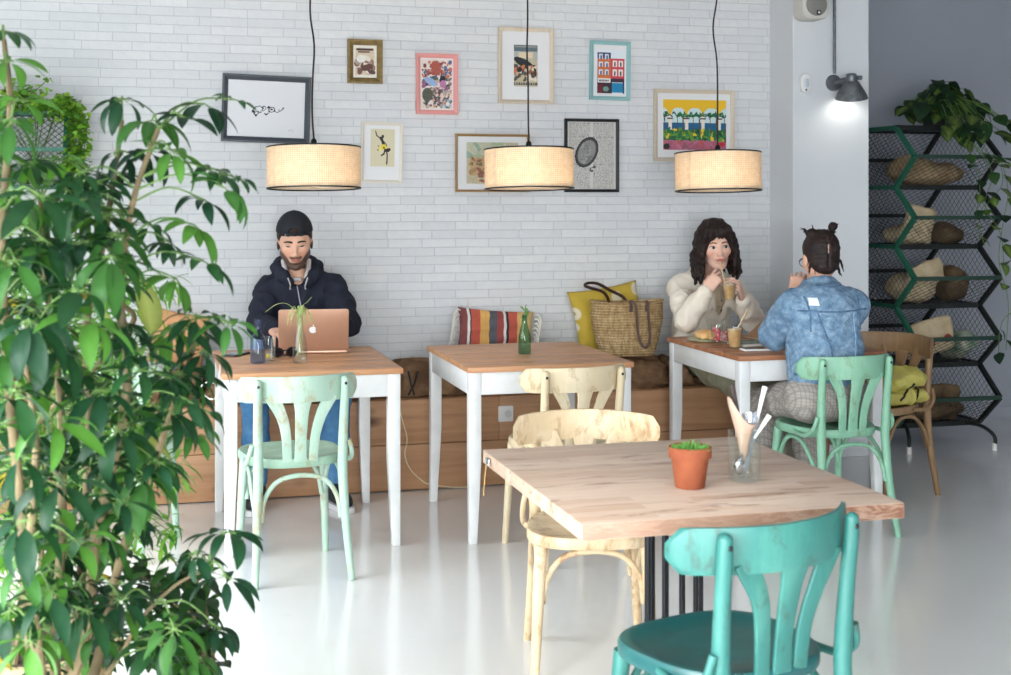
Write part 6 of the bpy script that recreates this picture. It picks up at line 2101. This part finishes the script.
# ================================================================== plants
class Leaves:
    """collects leaf blades with a colour for each vertex"""
    def __init__(s): s.v, s.f, s.c = [], [], []

    def leaf(s, p, d, L, wd, droop, col, up=V((0, 0, 1)), nseg=7, fold=.25, shape=.85, mid_col=None, twist=0.0):
        """blade from p along d that bends down by droop (radians in all)"""
        p = V(p); d = V(d).normalized(); side = d.cross(up)
        if side.length < 1e-3: side = d.cross(V((1, 0, 0)))
        side.normalize()
        if twist: side = Matrix.Rotation(twist, 3, d) @ side
        b = len(s.v)
        for i in range(nseg + 1):
            t = i / nseg
            w_ = wd * .5 * max(.02, math.sin(PI * t ** shape) ** .8) if 0 < i < nseg else wd * .02
            nrm = side.cross(d)
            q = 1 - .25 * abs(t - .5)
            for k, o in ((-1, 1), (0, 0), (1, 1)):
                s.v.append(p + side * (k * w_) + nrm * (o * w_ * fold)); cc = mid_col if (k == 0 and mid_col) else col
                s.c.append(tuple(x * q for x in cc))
            if i < nseg:
                p = p + d * (L / nseg)
                d = (Matrix.Rotation(-droop / nseg, 3, side) @ d).normalized()
        for i in range(nseg):
            a = b + 3 * i
            s.f += [(a, a + 1, a + 4, a + 3), (a + 1, a + 2, a + 5, a + 4)]

    def build(s, name, mat, parent, base):
        o = link_mesh(name, [v - V(base) for v in s.v], s.f, mat, parent)
        vcol(o, np.array(s.c)); return o


def leaf_mat(name, rough=.36, tr=.28):
    t = NT(name); a = t.n('ShaderNodeVertexColor'); a.layer_name = 'Col'
    c = t.mix(t.ramp(t.noise(34, 3, .6), [(.35, 0.0), (.8, .22)]), a.outputs['Color'], C(44, 84, 34))
    t.col(c); t.set(Roughness=rough); t.b.inputs['Specular IOR Level'].default_value = .2
    tl_ = t.n('ShaderNodeBsdfTranslucent'); hs = t.mix(1.0, a.outputs['Color'], (1.5, 1.6, .6), 'MULTIPLY'); t.l(hs, tl_.inputs['Color'])
    mx = t.n('ShaderNodeMixShader'); mx.inputs[0].default_value = tr
    t.l(t.b.outputs[0], mx.inputs[1]); t.l(tl_.outputs[0], mx.inputs[2]); t.l(mx.outputs[0], t.out.inputs['Surface'])
    return t.m


LM = leaf_mat('leaf')
stem_mat = plain('plant_stem', C(132, 114, 82), .8, var=(C(96, 84, 58), 14), bump=(40, .4, .004))
green_stem = plain('green_stem', C(92, 122, 60), .6)
clay = terracotta


def plant_pot(root_, r_, h_, mat, name='pot'):
    MB().lathe([(.001, .0), (r_ * .72, .0), (r_ * .75, .008), (r_ * .97, h_ * .86), (r_ * 1.06, h_ * .865), (r_ * 1.07, h_), (r_ * .98, h_), (r_ * .95, h_ * .9), (.001, h_ * .89)], n=40, cap=False).build(name, mat, root_)
    MB().lathe([(.001, h_ * .9), (r_ * .94, h_ * .9)], n=30, cap=False).build('soil', soil, root_)


def near_stem(stems, p):
    best = None
    for s in stems:
        for q in s:
            dz = p.z - q.z
            c = (q - p).length + (.35 * max(0, -dz + .02)) + .1 * abs(dz - .08)
            if best is None or c < best[0]: best = (c, q)
    return best[1]


# ---- the tall umbrella plant in front, beside the camera's view
pb = V((-.2, 2.86, 0))
ub = root('umbrella_plant', pb, 'tall leafy umbrella plant with drooping whorls of leaves in front of the bench', 'plant')
plant_pot(ub, .21, .36, plain('grey_pot', C(150, 146, 140), .7, bump=(40, .2, .003)))
r = random.Random(12)
stems = []
for pix in ([(30, 640, 2.75), (22, 520, 2.7), (8, 380, 2.7), (2, 240, 2.65), (10, 110, 2.7), (4, 40, 2.75)],
            [(55, 660, 2.85), (62, 520, 2.9), (60, 400, 2.9), (48, 300, 2.9), (40, 200, 2.85)],
            [(80, 660, 2.8), (96, 540, 2.75), (118, 440, 2.7), (128, 370, 2.7), (120, 300, 2.72), (124, 250, 2.75), (136, 190, 2.75), (158, 130, 2.8)],
            [(70, 670, 2.95), (84, 540, 3.0), (90, 420, 3.0), (86, 330, 3.0), (100, 260, 2.95), (112, 190, 2.9), (122, 120, 2.9)],
            [(98, 660, 2.9), (120, 560, 2.95), (148, 480, 2.95), (176, 400, 2.9), (196, 340, 2.9)],
            [(40, 670, 2.65), (30, 560, 2.6), (36, 450, 2.6), (24, 350, 2.6)],
            [(110, 670, 2.8), (140, 620, 2.8), (176, 585, 2.8), (205, 570, 2.8)]):
    P = [pb + V((r.uniform(-.08, .08), r.uniform(-.08, .08), .3))] + [deep(*p) for p in pix]
    P = smooth_path(P, 5)
    rad = [.0125, .0115, .0095, .0075, .005] if len(stems) != 6 else [.006, .005, .004, .003]
    MB().tube([p - pb for p in P], rad, 9).build('stem', stem_mat, ub)
    stems.append(P[5:])

whorls = []
# sprays seen one by one along the outline: u, v, depth, leaf size
for w_ in ((122, 98, 2.85, .085), (152, 120, 2.8, .1), (172, 150, 2.75, .1), (205, 104, 2.85, .085), (236, 100, 2.9, .05), (186, 118, 2.8, .08), (214, 172, 2.8, .085), (225, 188, 2.75, .1), (205, 200, 2.8, .08),
           (236, 178, 2.85, .06), (148, 150, 2.85, .085), (120, 150, 2.85, .08), (112, 172, 2.9, .07), (195, 225, 2.8, .095), (168, 240, 2.85, .07), (150, 225, 2.85, .075), (205, 262, 2.8, .085), (176, 278, 2.8, .085),
           (196, 316, 2.8, .095), (228, 322, 2.75, .085), (205, 350, 2.85, .09), (170, 330, 2.8, .095), (186, 390, 2.8, .09), (205, 410, 2.85, .08), (190, 430, 2.85, .085), (178, 372, 2.8, .09),
           (228, 532, 2.8, .1), (194, 552, 2.8, .075), (226, 576, 2.78, .095), (206, 560, 2.85, .05), (145, 475, 2.7, .125), (168, 410, 2.75, .1), (160, 640, 2.75, .12), (195, 655, 2.8, .11), (90, 320, 2.55, .125),
           (78, 290, 2.5, .13), (110, 255, 2.55, .12), (108, 215, 2.7, .1), (80, 200, 2.65, .11), (40, 195, 2.5, .12), (15, 190, 2.6, .1), (20, 100, 2.6, .11), (5, 60, 2.7, .1), (2, 30, 2.75, .08), (10, 118, 2.5, .1), (45, 240, 2.6, .11),
           (15, 260, 2.5, .11), (30, 320, 2.5, .12), (60, 345, 2.55, .11), (15, 390, 2.45, .12), (52, 420, 2.5, .12), (100, 390, 2.6, .12), (140, 370, 2.6, .11), (118, 430, 2.6, .11), (20, 455, 2.45, .12), (60, 480, 2.5, .12), (25, 520, 2.45, .12),
           (125, 330, 2.7, .1), (120, 500, 2.65, .1), (75, 540, 2.55, .1), (20, 560, 2.5, .1), (50, 590, 2.5, .11), (30, 640, 2.45, .11), (85, 610, 2.6, .1), (120, 600, 2.7, .1), (10, 610, 2.5, .1), (5, 330, 2.6, .1), (215, 625, 2.85, .09)):
    whorls.append(w_)
NLIST = len(whorls)
# the inside of the crown
for _ in range(215):
    v = r.uniform(150, 668)
    lim = np.interp(v, [150, 250, 330, 420, 470, 520, 600, 668], [95, 140, 190, 200, 165, 135, 150, 215])
    u = r.uniform(-40, lim)
    if 125 < u < 172 and 250 < v < 345: continue      # gap where the broad leaf shows through
    whorls.append((u, v, r.uniform(2.6, 3.15), r.uniform(.075, .11)))
LV = Leaves(); pet = MB()
shades = [C(27, 58, 36), C(33, 68, 38), C(22, 48, 35), C(50, 90, 40), C(27, 60, 40), C(72, 116, 48)]
for i, (u, v, dp, L) in enumerate(whorls):
    L *= .92 if i < NLIST else .8
    c = deep(u, v, dp); q = near_stem(stems, c)
    ax = (c - q); ax.z = abs(ax.z) + .03
    ax = (ax.normalized() * .55 + V((r.uniform(-.2, .2), r.uniform(-.25, .1), .75))).normalized()
    if (c - q).length > .01: pet.tube(smooth_path([q, mid(q, c, .5) + V((0, 0, .02 + .06 * (c - q).length)), c], 4), [.0028, .0022, .0018], 5, cap=False)
    n = r.choice((6, 7, 7, 8)); a0 = r.uniform(0, 6.28)
    e1 = ax.cross(V((.3, .9, .1))).normalized(); e2 = ax.cross(e1)
    base_c = r.choice(shades) if v > 150 or u < 100 else r.choice(shades[1:])
    tip_up = r.uniform(-.35, .3)
    for k in range(n):
        a = a0 + 2 * PI * k / n + r.uniform(-.18, .18)
        rad_ = (e1 * math.cos(a) + e2 * math.sin(a))
        d = (rad_ + ax * tip_up + V((0, 0, -.25))).normalized()
        l = L * r.uniform(.75, 1.08); f = r.uniform(.85, 1.18)
        col = tuple(x * f for x in base_c)
        if r.random() < .003: col = C(176, 150, 60)
        pst = c + d * .018
        pet.tube([c, pst], .0011, 4, cap=False)
        LV.leaf(pst, d, l, l * r.uniform(.29, .37), r.uniform(.5, 1.4), col, mid_col=tuple(x * 1.25 for x in col), twist=r.uniform(-.4, .4))
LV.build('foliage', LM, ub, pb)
pet.build('leaf_stalks', green_stem, ub, loc=-pb)

# ---- fine leaved bush behind it
fb = V((-.28, 3.55, 0))
bush = root('weeping_fig', fb, 'bushy light green fig plant just behind the umbrella plant', 'plant')
plant_pot(bush, .2, .34, plain('straw_pot', C(196, 172, 132), .8, bump=(60, .4, .004)))
LV = Leaves(); fst = []
for k in range(9):
    tgt = deep(r.uniform(-20, 150), r.uniform(250, 520), r.uniform(3.3, 3.7))
    P = smooth_path([fb + V((r.uniform(-.07, .07), r.uniform(-.07, .07), .3)), mid(fb + V((0, 0, .3)), tgt, .5) + V((r.uniform(-.06, .06), 0, .08)), tgt], 8)
    MB().tube([p - fb for p in P], [.009, .006, .003], 7).build('stem', stem_mat, bush); fst.append(P)
tw = MB()
for _ in range(250):
    c = deep(r.uniform(-30, 178), r.uniform(270, 560), r.uniform(3.3, 3.75)); q = near_stem(fst, c)
    if (c - q).length > .3: c = q + (c - q) * .5
    tw.tube([q, mid(q, c) + V((0, 0, .02)), c], .0015, 4, cap=False)
    for k in range(8):
        d = V((r.uniform(-1, 1), r.uniform(-1, 1), r.uniform(-.9, .5))); col = r.choice((C(110, 160, 66), C(94, 146, 58), C(130, 176, 84), C(74, 126, 54)))
        LV.leaf(c + V((r.uniform(-.03, .03), r.uniform(-.03, .03), r.uniform(-.03, .03))), d, r.uniform(.045, .075), r.uniform(.009, .016), r.uniform(.2, .9), col, nseg=4)
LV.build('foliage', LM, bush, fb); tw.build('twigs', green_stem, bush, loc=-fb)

# ---- low dark plant near the floor
lb = V((.16, 3.2, 0))
low = root('rubber_bush', lb, 'low dark green bushy plant in a terracotta pot beside the umbrella plant', 'plant')
plant_pot(low, .15, .27, clay)
LV = Leaves(); lst = []
for k in range(8):
    tgt = deep(r.uniform(110, 215), r.uniform(525, 640), r.uniform(3.0, 3.4))
    P = smooth_path([lb + V((r.uniform(-.05, .05), r.uniform(-.05, .05), .24)), mid(lb + V((0, 0, .3)), tgt) + V((0, 0, .05)), tgt], 6)
    MB().tube([p - lb for p in P], [.006, .004, .002], 6).build('stem', stem_mat, low); lst.append(P)
for _ in range(230):
    P = r.choice(lst); q = P[r.randrange(3, len(P))]
    d = V((r.uniform(-1, 1), r.uniform(-1, .6), r.uniform(-.6, .6))); col = r.choice((C(36, 66, 38), C(44, 78, 42), C(56, 92, 48), C(40, 60, 40)))
    LV.leaf(q + V((r.uniform(-.03, .03),) * 1 + (r.uniform(-.03, .03), r.uniform(-.04, .03))), d, r.uniform(.05, .085), r.uniform(.026, .04), r.uniform(.3, 1.0), col, nseg=5)
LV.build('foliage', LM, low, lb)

# ---- large leaved plant behind the bush
gb_ = V((-.66, 3.42, 0))
big = root('fiddle_leaf_plant', gb_, 'broad leaved yellow green plant rising behind the foreground plants', 'plant')
plant_pot(big, .17, .32, plain('white_pot', C(214, 212, 206), .5))
P = smooth_path([gb_ + V((0, 0, .28)), gb_ + V((.08, -.02, .6)), deep(118, 345, 3.3), deep(122, 300, 3.3)], 6)
MB().tube([p - gb_ for p in P], [.01, .006], 8).build('stem', stem_mat, big)
LV = Leaves()
for u, v, dx, dz in ((152, 336, -.2, 1), (120, 350, -.6, .8), (130, 370, .9, .3), (100, 395, -.9, .1), (120, 420, .7, -.2), (100, 440, -.4, -.4)):
    c = deep(u, v, 3.25); q = near_stem([P], c)
    LV.leaf(c, V((dx * .5, -.12, dz)), .165, .078, .35, C(126, 136, 66), nseg=9, mid_col=C(160, 166, 96), fold=.15)
    k_ = MB().tube(smooth_path([q - gb_, mid(q, c) - gb_, c - gb_], 4), .003, 6).build('leaf_stalk', green_stem, big)
LV.build('foliage', LM, big, gb_)

# ---- wall basket with ivy, far left
wx, wy, wz = at(38, 150, 6.72).x, 6.72, at(38, 150, 6.72).z
wbk = root('hanging_basket', (wx, 6.93, wz), 'green wire mesh basket full of ivy hung on the brick wall', 'basket')
fr = MB()
for x in (-.2, .13):
    for p, q in (((-.2, -.18), (-.32, 0)), ((-.32, 0), (-.2, .18)), ((-.2, .18), (-.02, .18)), ((-.02, .18), (-.02, -.18)), ((-.02, -.18), (-.2, -.18))):
        fr.tube([(x, p[0], p[1]), (x, q[0], q[1])], .009, 4, sec=[(1, 1), (-1, 1), (-1, -1), (1, -1)])
for y, z in ((-.2, -.18), (-.32, 0), (-.2, .18), (-.02, .18), (-.02, -.18)):
    fr.tube([(-.2, y, z), (.13, y, z)], .009, 4, sec=[(1, 1), (-1, 1), (-1, -1), (1, -1)])
fr.build('frame', rack_green, wbk, smooth=False)
ox, oy = 0, 0
one = lambda u, v: True
mesh_panel(((-.2, -.2, -.18), (.33, 0, 0), (0, -.12, .18)), one, .034).build('front_mesh', wire_mat, wbk)
mesh_panel(((-.2, -.32, 0), (.33, 0, 0), (0, .12, .18)), one, .034).build('front_mesh', wire_mat, wbk)
hin2 = lambda u, v: u >= abs(v - .5) * 2 * .4
mesh_panel(((.13, -.32, -.18), (0, .3, 0), (0, 0, .36)), hin2, .034).build('side_mesh', wire_mat, wbk)
MB().box((-.035, -.11, -.172), (.32, .18, .006)).build('tray', rack_black, wbk)
iv = root('ivy_plant', (wx - .02, 6.78, wz - .166), 'bright green ivy spilling over the top and side of the wall basket', 'plant')
plant_pot(iv, .07, .12, dark_plastic)
LV = Leaves(); vn = MB(); ib = V(iv.location)
def heart(c, d, s, col, mc=None):
    LV.leaf(c, d, s, s * .85, r.uniform(.2, .8), col, nseg=5, shape=.62, fold=.12, mid_col=mc, twist=r.uniform(-.5, .5))
for k in range(26):
    top = k < 15
    if top: path = [ib + V((0, 0, .1)), V((wx + r.uniform(-.25, .1), 6.75, wz + .2)), V((wx + r.uniform(-.3, .14), r.uniform(6.56, 6.84), wz + r.uniform(.2, .34)))]
    else:
        x_ = wx + .165 + r.uniform(-.02, .05); path = [ib + V((.02, 0, .1)), V((wx + .1, 6.72, wz + .22)), V((x_, 6.66, wz + .16)), V((x_ + r.uniform(-.02, .02), 6.62, wz - .02)), V((x_ - .02, 6.62, wz + r.uniform(-.3, -.06)))]
    P = smooth_path(path, 7); vn.tube([p - ib for p in P], .002, 5, cap=False)
    for p in P[6:]:
        for _ in range(5):
            heart(p + V((r.uniform(-.035, .035), r.uniform(-.05, .03), r.uniform(-.035, .035))), V((r.uniform(-1, 1), r.uniform(-1, .2), r.uniform(-.8, .5))), r.uniform(.022, .036), r.choice((C(120, 170, 56), C(140, 190, 66), C(96, 150, 50), C(160, 196, 80), C(80, 130, 50))))
LV.build('foliage', LM, iv, ib); vn.build('vines', green_stem, iv)

# ---- trailing philodendron on the rack
ph_b = V((4.58, 6.98, 1.8795))
phl = root('trailing_philodendron', ph_b, 'dark heart leaved philodendron trailing from the top of the mesh rack', 'plant')
plant_pot(phl, .1, .15, plain('dark_pot', C(60, 62, 62), .6))
LV = Leaves(); vn = MB()
dk = [C(38, 62, 42), C(46, 74, 44), C(54, 84, 46), C(34, 54, 42)]
for k in range(95):
    a = r.uniform(0, 6.28); rr = r.uniform(.04, .24); e = ph_b + V((math.cos(a) * rr * 1.05, math.sin(a) * rr * .8 - .06, .1 + r.uniform(.0, .2) * (1.25 - rr / .24)))
    if rr > .16 and r.random() < .5: e.z = ph_b.z + r.uniform(-.05, .06); e.y = 6.55
    if e.y > 7.5: e.y = 7.5
    if e.y > 6.7: e.z = max(e.z, ph_b.z + .05)
    q = ph_b + V((r.uniform(-.05, .05), r.uniform(-.05, .05), .13))
    vn.tube([p - ph_b for p in smooth_path([q, mid(q, e) + V((0, 0, .07)), e], 4)], .0022, 5, cap=False)
    for _ in range(2):
        c = r.choice(dk); heart(e, V((math.cos(a) * .7 + r.uniform(-.4, .4), r.uniform(-1, -.1), r.uniform(-1, -.1))), r.uniform(.085, .13), c, C(120, 140, 70) if r.random() < .35 else None)
for pix in ([(985, 150), (1000, 165), (1002, 185), (990, 200), (978, 225), (985, 245)], [(975, 150), (998, 158), (1008, 190), (1003, 222), (999, 262), (1008, 300), (1006, 350)], [(990, 160), (1015, 160), (1020, 200), (1012, 250), (1022, 300), (1002, 322), (998, 360)],
            [(970, 140), (992, 172), (985, 205), (1000, 232), (1004, 262)], [(965, 145), (975, 165), (980, 190), (976, 215)]):
    P = smooth_path([ph_b + V((.04, -.04, .12))] + [at(u, v, 6.5 + .012 * i) for i, (u, v) in enumerate(pix)], 5)
    vn.tube([p - ph_b for p in P], .0022, 5, cap=False)
    for p in P[7::3]: heart(p + V((r.uniform(-.02, .02), -.01, 0)), V((r.uniform(-1, 1), -.6, r.uniform(-1, 0))), r.uniform(.06, .1), r.choice(dk + [C(84, 122, 54)]), C(126, 150, 74) if r.random() < .4 else None)
LV.build('foliage', LM, phl, ph_b); vn.build('vines', green_stem, phl)
